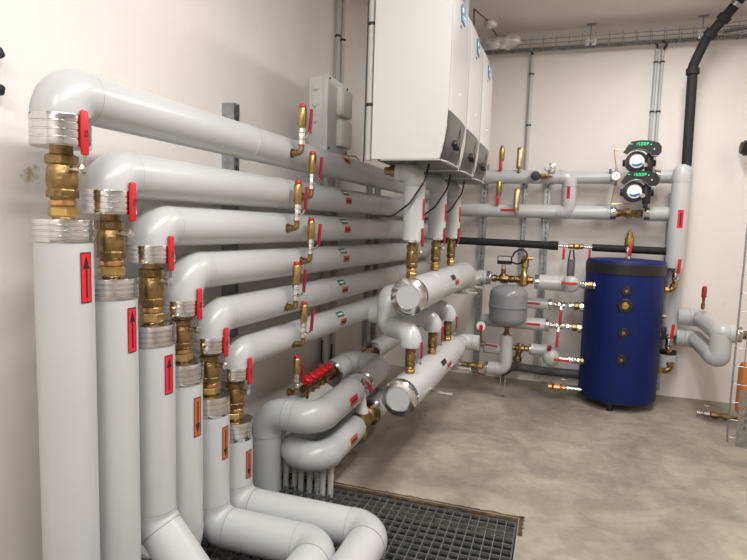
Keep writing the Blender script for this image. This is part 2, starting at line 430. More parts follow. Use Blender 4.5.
# ------------------------------------------------------------------ valves
def ball_valve(label, o, d, L, r, stem, lever, hl, hw=.024, group=None, bm='brass', nut='brassb', hm='red', reach=None, cat='valve', name='ball_valve', ring='copper', th=.009, at=.60):
    o = V(o); d = V(d).normalized(); stem = V(stem).normalized(); lever = V(lever).normalized()
    t = thing(name, label, cat, o, group)
    MB().lathe(o, d, [(.62*r, 0), (.68*r, .02*L), (.74*r, .17*L), (.74*r, .36*L), (.92*r, .44*L), (.98*r, .56*L), (.92*r, .70*L), (.74*r, .78*L), (.70*r, L)], 24).build('valve_body', bm, t)
    MB().lathe(o, d, [(.86*r, .03*L), (.95*r, .05*L), (.95*r, .15*L), (.86*r, .17*L)], 6).build('union_nut', nut, t, sharp=20)
    if ring: MB().lathe(o, d, [(.80*r, .19*L), (.84*r, .2*L), (.84*r, .26*L), (.8*r, .27*L)], 24).build('union_ring', ring, t)
    MB().lathe(o, d, [(.95*r, .30*L), (1.0*r, .32*L), (1.0*r, .40*L), (.95*r, .42*L)], 8).build('hexagon_end', bm, t, sharp=20)
    MB().lathe(o, d, [(.9*r, .76*L), (1.0*r, .78*L), (1.0*r, .88*L), (.9*r, .90*L)], 8).build('hexagon_end', bm, t, sharp=20)
    c = o+d*L*at; reach = reach or r*1.45
    e = c+stem*reach
    MB().cyl(c, e, r*.24, 12).lathe(e-stem*.004, stem, [(r*.36, 0), (r*.36, .008), (r*.2, .013)], 6).build('stem_nut', 'chrome', t)
    side = stem.cross(lever).normalized(); lever = side.cross(stem).normalized()
    g0 = e+lever*hl*.25+stem*.008
    a = MB(); R3 = Matrix((side, lever, stem)).transposed()
    a.box((e+g0)/2+stem*.0, (hw*.55, (g0-e).length, .003), Matrix((side, (g0-e).normalized(), side.cross((g0-e).normalized()))).transposed())
    hd = a.build('handle_arm', 'chrome', t, smooth=False)
    g = MB().box(e+lever*hl*.62+stem*.009, (hw, hl*.76, th), R3, bev=min(hw, th)*.42).build('handle', hm, t, sharp=60)
    if th > .012:
        c_ = e+lever*hl*.60+stem*(.0095+th/2)
        MB().box(c_+side*.004, (.003, .022, .0012), R3).box(c_-side*.004+lever*.006, (.003, .010, .0012), R3).box(c_-side*.003-lever*.006, (.006, .003, .0012), R3).build('printed_mark', 'bkst', g, smooth=False)
    return t

# ------------------------------------------------------------------ six long insulated pipes, their drop pipes and valves
A = 1.45; AF = 1.363; AXW = V((0, 1, 0))
RU, RL = .080, .083
data = [  # label words, drop pixel column replaced by world y, heights
    ('topmost', 1.343, (-1.4500, 1.8162, 1.8941)[2], (-1.3630, 4.6296, 1.8877)[2], (-1.4500, 1.3301, 1.8349)[2], (-1.4500, 1.3273, 1.7463)[2], (-1.4500, 1.3347, 1.5310)[2], (-1.4500, 1.3326, 1.4639)[2]),
    ('second from top', 1.534, (-1.4500, 1.9036, 1.6865)[2], (-1.3630, 4.6849, 1.6871)[2], (-1.4500, 1.5210, 1.6240)[2], (-1.4500, 1.5192, 1.5506)[2], (-1.4500, 1.5320, 1.3362)[2], (-1.4500, 1.5304, 1.2673)[2]),
    ('third from top', 1.734, (-1.4500, 2.0346, 1.5120)[2], (-1.3630, 4.7408, 1.4889)[2], (-1.4500, 1.7322, 1.4364)[2], (-1.4500, 1.7313, 1.3763)[2], (-1.4500, 1.7333, 1.1437)[2], (-1.4500, 1.7322, 1.0665)[2]),
    ('third from bottom', 1.911, (-1.4500, 2.2646, 1.3269)[2], (-1.3630, 4.7661, 1.2860)[2], (-1.4500, 1.9320, 1.2117)[2], (-1.4500, 1.9317, 1.1533)[2], (-1.4500, 1.9108, 0.9554)[2], (-1.4500, 1.9101, 0.8708)[2]),
    ('second from bottom', 2.107, (-1.4500, 2.5451, 1.1115)[2], (-1.3630, 4.7907, 1.0885)[2], (-1.4500, 2.1296, 1.0246)[2], (-1.4500, 2.1297, 0.9605)[2], (-1.4500, 2.1224, 0.7590)[2], (-1.4500, 2.1225, 0.6702)[2]),
    ('lowest', 2.313, (-1.4500, 2.7702, 0.9014)[2], (-1.3630, 4.8180, 0.8690)[2], (-1.4500, 2.3293, 0.8397)[2], (-1.4500, 2.3299, 0.7847)[2], (-1.4500, 2.3229, 0.5757)[2], (-1.4500, 2.3238, 0.4840)[2])]
arrows = [('redst', 1, (-1.4500, 1.4254, 1.3549)[2], 44), ('redst', 1, (-1.4500, 1.6183, 1.1587)[2], 48), ('redst', 1, (-1.4500, 1.8232, 0.9551)[2], 44), ('orst', -1, (-1.4500, 2.0114, 0.7327)[2], 46), ('orst', -1, (-1.4500, 2.2277, 0.5484)[2], 50), ('orst', -1, (-1.4500, 2.4182, 0.3652)[2], 50)]
order = ['nearest', 'second nearest', 'third nearest', 'fourth nearest', 'second farthest', 'farthest']
ZP = .145
axes = []
for i, (wd, y, zn, zf, c0, c1, l0, l1) in enumerate(data):
    zt = zn+(.018 if i == 0 else 0)
    near = V((-A, y, zt)); yf = 5.76; far = V((-AF+.03, yf, zf+(zf-zn)*.1))
    axes.append((near, far))
    t = thing('insulated_pipe', 'long grey pipe along the left wall, %s of the six' % wd, 'pipe', (-A, y, c0), 'long grey pipes on the left wall')
    run(t, [V((-A, y, c0)), near, far], RU, .105)
    collar(t, (-A, y, c1), (0, 0, 1), RU+.0005, c0-c1+.004)
    # fine joint rings further along the sleeve
    ax = (far-near).normalized()
    for (tt) in (1.0+.1*(i % 3), 2.55):
        MB().lathe(near+ax*tt, ax, [(RU, 0), (RU+.002, .001), (RU+.002, .05), (RU, .051)], 32).build('joint_band', 'elbow', t)
    # colour markers with print
    yk = (-1.3200, 3.4198, 1.6884)[1]; k = (yk-near.y)/(far.y-near.y); tt = (far-near).length*k
    ref = V((1, -.28, .18)) if i < 2 else V((1, -.1, .48))
    hz = V((1, -.3, 0))
    if i == 0: sticker(t, near, far, RU, tt, V((1, 0, .55)), .105, .045, 'redst', lines=True)
    else:
        sticker(t, near, far, RU, tt+.03, V((1, 0, -.05)), .10, .042, 'redst' if i < 3 else 'orst', lines=True)
        g = sticker(t, near, far, RU, tt, V((1, 0, .75)), .105, .040, 'grst', lines=True)
    # drop pipe
    m, dr, sz, deg = arrows[i]
    d = thing('insulated_drop_pipe', 'vertical grey drop pipe at the left, %s of six, with %s arrow' % (order[i], 'red up' if dr > 0 else 'brown down'), 'pipe', (-A, y, 0), 'vertical grey drop pipes at the left')
    top = V((-A, y, l1))
    if i == 5: pts = [top, V((-A, y, ZP)), V(((-0.7783, 2.3130, 0.1532)[0]+.055, y, ZP)), V(((-0.7783, 2.3130, 0.1532)[0]+.055, .8, ZP))]
    elif i == 4: pts = [top, V((-A, y, ZP)), V(((-0.9544, 2.1070, 0.1714)[0]+.065, y, ZP)), V(((-0.9544, 2.1070, 0.1714)[0]+.065, .8, ZP))]
    elif i == 3: pts = [top, V((-A, y, .13)), V((-A-.01, .8, .13))]
    elif i == 2: pts = [top, V((-A, y, .36)), V((-A+.26, y-.02, .10))]
    else: pts = [top, V((-A, y, -.02))]
    run(d, pts, RL+(.004 if i > 3 else 0), .10 if i > 2 else .09)
    collar(d, (-A, y, l1-.001), (0, 0, 1), RL+.001, l0-l1)
    f = facing((-A, y, sz), deg)
    hgt = [.155, .155, .150, .165, .15, .14][i]
    sticker(d, V((-A, y, 0)), top, RL+(.004 if i > 3 else 0), sz, f, hgt, .040, m, arrow=dr)
    # brass valve between them
    s = facing((-A, y, sz), 42 if i == 0 else 48)
    vz0, vz1 = l0, c1
    ball_valve('aged brass ball valve with upright red lever above the %s drop pipe' % order[i], (-A, y, vz0), (0, 0, 1), vz1-vz0, .046, s, (0, 0, 1), .172, .025,
        'brass ball valves above the drop pipes', reach=.082, at=.70, th=.014)

# ------------------------------------------------------------------ brass vent stacks with red levers on the long pipes
def vent_stack(label, group):
    t = thing('air_vent_valve', label, 'valve', (0, 0, 0), group, local=True)
    MB().lathe((0, 0, 0), (1, 0, 0), [(.022, -.004), (.022, .004), (.013, .006), (.013, .016), (.016, .017), (.016, .028), (.011, .030)], 16).tube([(.025, 0, 0), (.052, 0, 0), (.052, 0, .04)], .0125, .016, 12).build('elbow_fitting', 'brass', t)
    MB().lathe((.052, 0, .035), (0, 0, 1), [(.015, 0), (.019, .003), (.019, .022), (.016, .025), (.018, .04), (.016, .055), (.019, .058), (.019, .078), (.013, .082)], 8).build('valve_body', 'chrome', t, sharp=20)
    MB().lathe((.052, 0, .115), (0, 0, 1), [(.011, 0), (.016, .004), (.020, .012), (.020, .030), (.0205, .031), (.0205, .088), (.018, .094), (.014, .097)], 18).build('vent_body', 'brassb', t)
    MB().lathe((.052, 0, .208), (0, 0, 1), [(.015, 0), (.016, .002), (.016, .014), (.013, .019)], 14).build('red_cap', 'red', t)
    MB().tube([(.066, -.008, .068), (.092, -.02, .066), (.112, -.028, .090)], .005, .01, 8).build('lever_arm', 'chrome', t)
    a, b = V((.112, -.028, .086)), V((.120, -.030, .190)); z = (b-a).normalized(); y_ = V((.25, .97, 0)); y_ = (y_-z*y_.dot(z)).normalized(); x_ = y_.cross(z)
    MB().box((a+b)/2, (.019, .008, .112), Matrix((x_, y_, z)).transposed(), bev=.003).build('lever', 'redd', t, sharp=60)
    return t
proto = vent_stack('brass air vent with red cap and dark red lever on the topmost long pipe', 'brass air vents with red levers')
vs = [(0, (-1.3600, 2.6596, 1.8833)[1], 1.0), (1, (-1.3400, 2.7912, 1.7124)[1], .98), (2, (-1.3600, 2.6376, 1.5065)[1], 1.0), (3, (-1.3400, 2.8068, 1.3201)[1], .98), (4, (-1.3600, 2.6605, 1.1301)[1], 1.0), (5, (-1.3400, 2.7706, 0.9509)[1], .98)]
for n, (i, yy, s) in enumerate(vs):
    a, b = axes[i]; k = (yy-a.y)/(b.y-a.y); p = a.lerp(b, k)
    drop = [-.012, -.01, .0, .01, -.02, -.03][i]
    p = p+V((math.sqrt(RU*RU-drop*drop)-.002, 0, drop))
    lab = 'red-capped brass air vent on the %s long pipe' % data[i][0]
    mm = frame(p, (0, .03, 1), (1, -.1 if i % 2 == 0 else -.05, 0), s*1.08)
    if n == 0: proto.matrix_basis = mm; proto['label'] = lab
    else: dup(proto, lab, None, mm)
dup(proto, 'brass air vent with red cap rising beside the red manifold knobs near the floor', None, frame((-1.4200, 2.8322, 0.5656), (0, 0, 1), (1, -.2, 0), .98))

# ------------------------------------------------------------------ junction box, conduits and ducts on the left wall
jb = thing('junction_box', 'light grey electrical junction box on the left wall beside the white boiler', 'junction box', (WX, 4.1, 2.1))
jy0, jy1, jz0, jz1, jd = 3.66, 4.05, (-1.7200, 3.6686, 2.0431)[2], (-1.7200, 3.6470, 2.5438)[2], .15
MB().box((WX+jd/2-.02, (jy0+jy1)/2, (jz0+jz1)/2), (jd-.04, jy1-jy0, jz1-jz0), bev=.008).build('back_housing', 'box', jb, sharp=40)
MB().box((WX+jd-.02, (jy0+jy1)/2, (jz0+jz1)/2), (.04, jy1-jy0+.012, jz1-jz0+.012), bev=.006).build('cover', 'box', jb, sharp=40)
for zz in (.84, .62, .40):
    z = jz0+(jz1-jz0)*zz
    MB().lathe((WX+.055, jy0+.001, z), (0, -1, 0), [(.026, 0), (.026, .004), (.016, .006), (.016, .016), (.010, .02)], 18).build('cable_gland', 'box', jb)
for zz in (.72, .28):
    z = jz0+(jz1-jz0)*zz
    so = MB().box((WX+jd+.022, (jy0+jy1)/2+.06, z), (.045, .20, .19), bev=.008).build('socket_box', 'white', jb, sharp=40)
    MB().box((WX+jd+.047, (jy0+jy1)/2+.06, z), (.006, .175, .165), bev=.003).build('socket_lid', 'white', so, sharp=40)
for (yy, zz) in ((.05, .97), (.9, .97), (.05, .03), (.9, .03)):
    MB().cyl((WX+jd-.002, jy0+(jy1-jy0)*yy, jz0+(jz1-jz0)*zz), (WX+jd+.008, jy0+(jy1-jy0)*yy, jz0+(jz1-jz0)*zz), .007, 10).build('cover_screw', 'black', jb)
def conduit(label, pts, r, clips=(), m='pgrey', bend=0, group=None, name='conduit', cat='conduit', clipm='black', seg=14):
    t = thing(name, label, cat, pts[0], group)
    MB().tube(pts, r, bend, seg).build('tube', m, t)
    for c in clips:
        d = V(pts[-1])-V(pts[0]); d.normalize()
        MB().lathe(V(c)-d*.008, d, [(r+.0005, 0), (r+.004, .001), (r+.004, .015), (r+.0005, .016)], seg).box(V(c)+V((0, .004, 0)), (.012+2*r, .012, .014)).build('clip', clipm, t)
    return t
for k, (px_) in enumerate((4.10, 4.20)):
    conduit(['thin grey conduit rising to the ceiling from the junction box, nearer of the pair', 'thin grey conduit rising to the ceiling from the junction box, farther of the pair'][k],
        [(WX+.03, px_, jz1-.1), (WX+.03, px_, CZ)], .016, [(WX+.03, px_, 2.95)])
conduit('grey conduit with black ties running up beside the near white boiler', [(-.966, 2.80, 1.87), (-.966, 2.80, CZ)], .019, [(-.966, 2.80, 2.15), (-.966, 2.80, 2.55)])
tag(MB().tube([(-.993, 2.80, 1.86), (-.990, 2.80, 2.6), (-.993, 2.80, CZ)], .004, 0, 8).build('black_cable', 'black'), 'thin black cable tied along the left of the boiler conduit', 'cable')
tag(MB().tube([(-.942, 2.785, 1.90), (-.944, 2.785, 2.6), (-.942, 2.785, CZ)], .004, 0, 8).build('black_cable', 'black'), 'thin black cable tied between the boiler conduit and the boiler side', 'cable')
conduit('grey conduit below the junction box hanging under the lowest long pipe, left one', [(WX+.03, (-1.6900, 3.9213, 0.5950)[1], .45), (WX+.03, (-1.6900, 3.9213, 0.5950)[1], jz0+.03)], .020)
conduit('grey conduit below the junction box hanging under the lowest long pipe, right one', [(WX+.03, (-1.6900, 4.1459, 0.5499)[1], .30), (WX+.03, (-1.6900, 4.1459, 0.5499)[1], jz0+.03)], .020)
for n_, (pa, lb) in enumerate(((((-1.6600, 3.8496, 0.6510), (-1.6600, 3.8387, 0.4987), (-1.6600, 3.9409, 0.3881), (-1.6600, 4.0368, 0.4698), (-1.6600, 4.0509, 0.5800)), 'black cable hanging in a loop between the two conduits below the long pipes'),)):
    tag(MB().tube(pa, .008, .05, 10).build('cable_loop', 'black'), lb, 'cable')
tag(MB().tube([(-1.6000, 3.9384, 2.0035), (-1.6000, 4.0790, 2.0496), (-1.6000, 4.2989, 2.0759), (-1.6000, 4.4705, 2.0390), (-1.6000, 4.5017, 1.9678)], .005, .05, 8).build('earth_wire', 'yellow'), 'green and yellow earth wire looping above the topmost long pipe', 'wire')
for k, xx in enumerate((327, 334)):
    p = [(-1.6200, 3.7741, 2.0556), (-1.6200, 3.8856, 2.0701)][k]
    tag(MB().tube([V(p)+V((0, 0, .08)), V(p), V(p)-V((.02, 0, .12))], .009, .04, 8).build('black_cable', 'black'), ['left of two thick black cables leaving the bottom of the junction box', 'right of two thick black cables leaving the bottom of the junction box'][k], 'cable')
for k, p in enumerate(((-1.7000, 1.3535, 2.0302), (-1.7000, 1.3495, 1.9317))):
    t = thing('wall_bracket', ['upper black bracket on the left wall at the photo edge', 'lower black bracket on the left wall at the photo edge'][k], 'bracket', p)
    MB().box(V(p)+V((.0, -.028, 0)), (.04, .07, .035), Matrix.Rotation(.5 if k == 0 else -.2, 3, 'X'), bev=.01).build('arm', 'black', t)
    MB().box(V(p)+V((-.012, -.05, 0)), (.012, .06, .07), bev=.004).build('plate', 'black', t)

# ------------------------------------------------------------------ three wall boilers in a row
def boiler():
    t = thing('wall_boiler', '', 'boiler', (0, 0, 0), 'white condensing boilers hanging in a row', local=True)
    # local: x = 0 back .. .40 front, y = 0 .. .53, z = 0 .. .885
    W, D, Hh = .53, .40, .885
    zc = .235
    prof = [(0, 0), (.362, 0), (.372, .03), (.384, .09), (.394, .16), (.400, zc), (.402, .5), (.400, .75), (.392, .835), (.372, .885), (0, .885)]
    def shell(prof, y0, y1, m, name, par, bev=.0):
        mb = MB().prism(prof, (0, y0, 0), (1, 0, 0), (0, 0, 1), -(y1-y0))
        if bev:
            es = [e for e in mb.bm.edges if abs(e.verts[0].co.y-e.verts[1].co.y) < 1e-6 and min(e.verts[0].co.x, e.verts[1].co.x) > .3]
            bmesh.ops.bevel(mb.bm, geom=es, offset=bev, segments=4, affect='EDGES', profile=.5)
        return mb.build(name, m, par, sharp=40)
    shell(prof, 0, .022, 'boiler', 'side_panel', t)
    shell(prof, W-.022, W, 'boiler', 'side_panel', t)
    shell([(0, .012), (.352, .012), (.36, .04), (.376, .16), (.386, .5), (.384, .75), (.36, .87), (0, .87)], .022, W-.022, 'paneld', 'casing_core', t)
    # convex front door above the control panel
    m = MB(); n = 12; zs = [zc+.004, .3, .5, .7, .78, .835, .868, .885]; xs = [.400, .401, .402, .401, .398, .392, .382, .368]
    rows = []
    for i in range(n+1):
        v = i/n; y = .004+(W-.008)*v; bul = .010*(1-(2*v-1)**2)**.55
        rows.append([m.bm.verts.new((x+bul-.004, y, z)) for x, z in zip(xs, zs)])
    for i in range(n):
        for j in range(len(zs)-1): m.bm.faces.new((rows[i][j], rows[i+1][j], rows[i+1][j+1], rows[i][j+1]))
    m.build('front_door', 'boiler', t, sharp=60)
    # dark glossy control panel under the door, curving back
    m = MB(); zs = [.006, .03, .08, .13, .18, zc]; xs = [.352, .366, .378, .388, .395, .400]; rows = []
    for i in range(n+1):
        v = i/n; y = .006+(W-.012)*v; bul = .008*(1-(2*v-1)**2)**.55
        rows.append([m.bm.verts.new((x+bul, y, z+(0 if j else 0))) for j, (x, z) in enumerate(zip(xs, zs))])
    for i in range(n):
        for j in range(len(zs)-1): m.bm.faces.new((rows[i][j], rows[i+1][j], rows[i+1][j+1], rows[i][j+1]))
    p = m.build('control_panel', 'panel', t, sharp=60)
    MB().box((.404, W*.66, .12), (.004, .004, .225)).build('panel_seam', 'black', p)
    for k, (yy, zz) in enumerate(((.50, .105), (.62, .095))):
        MB().lathe((.388, W*yy, zz), (1, 0, .12), [(.020, 0), (.019, .014), (.017, .020), (.010, .022)], 20).build('control_knob', 'black', p)
    # light rim round the underside
    m = MB(); pts = [(.352, .004, -.004)]
    pts = [(.05, .006, -.004), (.362, .006, -.004), (.385, .10, -.004), (.390, W/2, -.004), (.385, W-.10, -.004), (.362, W-.006, -.004), (.05, W-.006, -.004)]
    m.tube(pts, .004, .02, 8).build('lower_rim', 'boiler', t)
    MB().box((.2, W/2, -.002), (.34, W-.03, .012)).build('bottom_plate', 'paneld', t, smooth=False)
    b = MB().box((.4085, W*.50, .765), (.003, .10, .085)).build('badge', 'blst', t, smooth=False)
    MB().box((.4107, W*.46, .78), (.002, .035, .022)).box((.4107, W*.53, .755), (.002, .055, .008)).box((.4107, W*.53, .740), (.002, .055, .005)).build('badge_print', 'whst', b, smooth=False)
    MB().box((.4085, W*.40, .69), (.002, .022, .012)).build('small_print', 'bkst', t, smooth=False)
    MB().cyl((.404, W*.5, .36), (.413, W*.5, .36), .006, 10).build('indicator', 'white', t)
    return t
b0 = boiler()
BX, BZ = -.938, 1.872
for k, (yy, lb) in enumerate(((2.76, 'nearest and largest-looking of the three white wall boilers, with a dark control panel'), (3.325, 'middle one of the three white wall boilers above the vertical pipes'), (3.89, 'farthest of the three white wall boilers, nearest the back wall'))):
    mm = Matrix.Translation((BX, yy, BZ)) @ Matrix.Diagonal((.965, 1, 1, 1))
    if k == 0: b0.matrix_basis = mm; b0['label'] = lb
    else: dup(b0, lb, None, mm)
fr = thing('mounting_rack', 'galvanised steel rack hanging from the ceiling behind the three white boilers', 'rack', (-.98, 3.6, 2.0))
for z in (2.25, 2.62): MB().box((-.955, 3.64, z), (.03, 1.5, .04)).build('cross_rail', 'galv', fr, smooth=False)
for y in (3.1, 3.65, 4.2): MB().box((-.985, y, 2.75), (.03, .04, 1.3)).build('hanger', 'galv', fr, smooth=False)
for k, yy in enumerate((3.025, 3.59, 4.155)):
    t = thing('boiler_flue', 'grey flue pipe rising to the ceiling from the %s boiler' % ('nearest', 'middle', 'farthest')[k], 'flue', (-.76, yy, 2.757), 'flue pipes above the boilers')
    MB().cyl((-.76, yy, 2.757), (-.76, yy, CZ), .05, 24).build('flue_tube', 'pgrey', t)
    MB().lathe((-.76, yy, 2.757), (0, 0, 1), [(.062, 0), (.062, .03), (.052, .035)], 24).build('flange', 'white', t)
    MB().lathe((-.76, yy, CZ-.02), (0, 0, 1), [(.052, 0), (.08, .004), (.08, .02)], 24).build('ceiling_rosette', 'white', t)

# ------------------------------------------------------------------ vertical pipes from the boilers to the upper header
HX = -.755
HZ1 = (-0.7550, 2.9048, 1.1551)[2]
ry = [(-0.7550, 2.9612, 1.4283)[1], (-0.7550, 3.5756, 1.4097)[1], (-0.7550, 4.1171, 1.4375)[1]]
nm = ['nearest', 'middle', 'farthest']
for k, y in enumerate(ry):
    zb = (-0.7550, 2.9944, 1.4273)[2] if k == 0 else ((-0.7550, 3.5743, 1.4162)[2] if k == 1 else (-0.7550, 4.1788, 1.4363)[2])
    zb = 1.455
    t = thing('boiler_connection_pipe', 'vertical grey insulated pipe under the %s boiler, standing above the upper header' % nm[k], 'pipe', (HX, y, zb), 'insulated pipes under the boilers')
    run(t, [V((HX, y, zb)), V((HX, y, 1.82)), V((HX-.10, y, 1.83))] , .057, .07, 24)
    MB().lathe((HX-.10, y, 1.83), (-1, 0, 0), [(.022, 0), (.030, .01), (.030, .04), (.022, .045), (.022, .07)], 8).build('brass_union', 'brass', t, sharp=20)
    MB().lathe((HX, y, zb-.006), (0, 0, 1), [(.03, 0), (.060, .001), (.060, .012), (.055, .013)], 24).build('end_ring', 'alu', t)
    sticker(t, (HX, y, zb), (HX, y, 1.8), .057, .17, facing((HX, y, 1.6), 68), .11, .03, 'redst', lines=True)
    ball_valve('brass ball valve with red lever standing on the upper header under the %s boiler pipe' % nm[k], (HX, y, HZ1+.094), (0, 0, 1), zb-HZ1-.094, .033, facing((HX, y, 1.3), 55), (0, 0, 1), .13, .018,
        'brass valves on the upper header', reach=.055, at=.72, hm='redd')
    c0 = V((HX+.02, y-.02, 1.875))
    tag(MB().tube([c0+V((.06, 0, 0)), c0+V((.055, -.06, -.10)), c0+V((-.02, -.07, -.22)), c0+V((-.12, -.05, -.29)), c0+V((-.24, 0, -.29))], .0055, .08, 8).build('sensor_cable', 'black'),
        'black sensor cable drooping across the insulated pipe under the %s boiler' % nm[k], 'cable')

def header(label, a, b, r):
    a = V(a); b = V(b); d = (b-a).normalized(); L = (b-a).length
    t = thing('pipe_header', label, 'header pipe', a)
    MB().cyl(a+d*.05, b, r, 40).build('sleeve', 'sleeve', t)
    MB().lathe(b-d*.002, d, [(r+.002, 0), (r+.002, .02), (r*.9, .045), (r*.5, .055)], 40).build('rear_cap', 'elbow', t)
    MB().lathe(a, d, [(r*.66, .004), (r*.69, -.002), (r*.97, .004), (r+.004, .010), (r+.004, .05), (r+.001, .055), (r, .056)], 40, caps=False).build('end_collar', 'alu', t)
    MB().lathe(a, d, [(0, .001), (r*.67, .0012), (r*.68, .02)], 40).build('end_disc', 'sleeve', t)
    for q in (.28, .62): MB().lathe(a+d*L*q, d, [(r, 0), (r+.0015, .001), (r+.0015, .01), (r, .011)], 40).build('seam_band', 'elbow', t)
    return t, d, L
h1a, h1b = V((-0.7550, 2.9048, 1.1551)), V((HX+.02, 4.60, HZ1-.01))
H1, d1, L1 = header('upper thick grey insulated header with a shiny round end cap, below the boiler pipes', h1a, h1b, .098)
sticker(H1, h1a, h1b, .098, (-0.6900, 3.8129, 1.1642)[1]-h1a.y, V((1, 0, .1)), .13, .035, 'redst', lines=True)
sticker(H1, h1a, h1b, .098, (-0.6900, 3.7312, 1.1987)[1]-h1a.y, V((1, 0, .55)), .13, .035, 'bkst', lines=False)
h2a, h2b = V((-0.7550, 2.7748, 0.6281)), V((HX+.045, 4.08, (-0.7550, 2.7748, 0.6281)[2]))
H2, d2, L2 = header('lower thick grey insulated header with a shiny round end cap, close to the floor', h2a, h2b, .094)
sticker(H2, h2a, h2b, .094, (-0.6900, 3.5841, 0.6271)[1]-h2a.y, V((1, 0, .1)), .11, .032, 'redst', lines=True)
sticker(H2, h2a, h2b, .094, (-0.6900, 3.4760, 0.6854)[1]-h2a.y, V((1, 0, .6)), .11, .032, 'bkst', lines=False)
for k, (hh, r, q, lb) in enumerate(((h2a, .094, 3.3, 'chrome support rod under the near half of the lower header'), (h2a, .094, 3.95, 'chrome support rod under the far half of the lower header'), (h1a, .098, 4.2, 'steel support rod under the far half of the upper header'), (h1a, .098, 4.6, 'steel support rod under the far end of the upper header'))):
    o = V((HX, q, hh.z-r-.012))
    t = thing('support_rod', lb, 'bracket', o)
    MB().box(o+V((.0, 0, 0)), (.24, .03, .022)).build('arm', 'galv', t, smooth=False)
    MB().cyl(o+V((.10, 0, .004)), o+V((.20, 0, .004)), .015, 12).build('rod_end', 'chrome', t)
HZ2 = h2a.z
vy2 = [(-0.7550, 2.9662, 0.7261)[1], (-0.7450, 3.4834, 0.7107)[1], (-0.7300, 3.9326, 0.7533)[1]]
for k, y in enumerate(vy2):
    x2 = HX+.01+.012*k
    zt = HZ2+.245
    ball_valve('brass ball valve with dark red lever on the lower header, %s of three' % nm[k], (x2, y, HZ2+.088), (0, 0, 1), zt-HZ2-.088, .031, facing((HX, y, .7), 62), (0, 0, 1), .12, .016,
        'brass valves on the lower header', reach=.06, at=.45, hm='redd')
    t = thing('return_pipe', 'grey insulated return pipe curving over and down to the lower header, %s of three' % nm[k], 'pipe', (x2, y, zt), 'return pipes into the lower header')
    dx = .130
    z1 = zt+.075
    if k == 0: run(t, [V((x2, y, zt)), V((x2, y, z1)), V((x2-.19, y+.16, z1)), V((x2-.19, y+.16, 1.12)), V((x2-.19, y+.45, 1.12))], .060, .064, 24, ring=False)
    else: run(t, [V((x2, y, zt)), V((x2, y, z1)), V((x2-.42, y, z1))], .060, .064, 24, ring=False)

# ------------------------------------------------------------------ heating circuit pipes low on the left wall
t = thing('insulated_pipe', 'thick grey pipe bending right and back, upper of the low pair, red sticker', 'pipe', (-1.5322, 2.8026, 0.0000))
c = V((-1.5322, 2.8026, 0.0000)); zL = (-1.5252, 2.7800, 0.4493)[2]
cx_ = (-1.2197, 2.7800, 0.4916)[0]
La = [V((c.x, 2.78, -.04)), V((c.x, 2.78, zL)), V((cx_, 2.78, zL))]
e1 = V((-1.2100, 3.4034, 0.4841)); La.append(V((cx_, 3.34, zL)))
run(t, La, .089, .115)
sticker(t, La[2], La[3], .089, .36, V((1, 0, .15)), .13, .052, 'redst', lines=True)
eL = La[3]
ball_valve('brass valve with short red lever at the end of the upper low pipe', eL, (0, 1, 0), .17, .042, (.6, 0, .8), (1, -.5, -.3), .11, .03, None, reach=.07, bm='chrome', nut='chrome', th=.014)
t = thing('insulated_pipe', 'thick grey U-shaped pipe behind the red-levered valves joining two shiny collars', 'pipe', (eL.x, 3.45, zL))
xb = -1.50
run(t, [V((eL.x, 3.48, zL+.0)), V((eL.x, 3.98, zL+.02)), V((xb, 3.98, zL+.02)), V((xb, 3.64, zL+.01))], .086, .11)
collar(t, (eL.x, 3.53, zL), (0, -1, 0), .087, .05); collar(t, (xb, 3.66, zL+.01), (0, -1, 0), .087, .05)
ball_valve('brass valve with red lever on the wall side, behind the thick upper low pipe', (xb, 3.42, zL+.01), (0, 1, 0), .20, .042, (.5, 0, .8), (.5, -1, -.2), .10, .026, None, reach=.06)
t = thing('insulated_pipe', 'grey pipe with a brass union behind the U-shaped pipe, low on the left wall', 'pipe', (-1.5, 4.15, zL+.04))
run(t, [V((-1.42, 4.30, zL+.03)), V((-1.42, 5.3, zL+.03))], .08, .1)
MB().lathe((-1.42, 4.13, zL+.03), (0, 1, 0), [(.03, 0), (.05, .01), (.05, .05), (.04, .06), (.055, .07), (.055, .12), (.04, .13), (.04, .18)], 8).build('brass_union', 'brass', t, sharp=20)
collar(t, (-1.42, 4.29, zL+.03), (0, 1, 0), .081, .05)
# lower of the pair
zM = (-1.2568, 2.7800, 0.2253)[2]; cx2 = (-1.1837, 2.7800, 0.2373)[0]
t = thing('insulated_pipe', 'thick grey pipe bending right and back, lower of the low pair, brown sticker', 'pipe', (c.x+.1, 2.78, zM))
Lb = [V((c.x+.19, 3.3, zM)), V((c.x+.12, 2.80, zM)), V((cx2, 2.78, zM)), V((cx2, 3.30, zM+.0))]
run(t, Lb, .082, .115)
sticker(t, Lb[2], Lb[3], .082, .30, V((1, 0, .15)), .12, .050, 'orst', lines=True)
bo = Lb[3]
t = thing('mixing_valve', 'brass mixing valve with pale cone knob at the end of the lower low pipe', 'valve', bo)
m = MB().lathe(bo, (0, 1, 0), [(.05, 0), (.058, .01), (.058, .05), (.045, .055), (.05, .08), (.066, .12), (.066, .17), (.05, .21), (.045, .23), (.06, .24), (.06, .28), (.05, .29)], 20)
m.lathe(bo+V((0, .145, -.13)), (0, 0, 1), [(.035, 0), (.045, .01), (.045, .05), (.038, .06), (.04, .12)], 10).build('valve_body', 'brass', t)
MB().lathe(bo+V((0, .145, .05)), (0, 0, 1), [(.044, 0), (.044, .03), (.030, .05), (.026, .10), (.020, .14), (.012, .145)], 18).build('cone_knob', 'white', t)
MB().cyl(bo+V((0, .145, .03)), bo+V((0, .145, .055)), .047, 20).build('knob_base', 'brass', t)
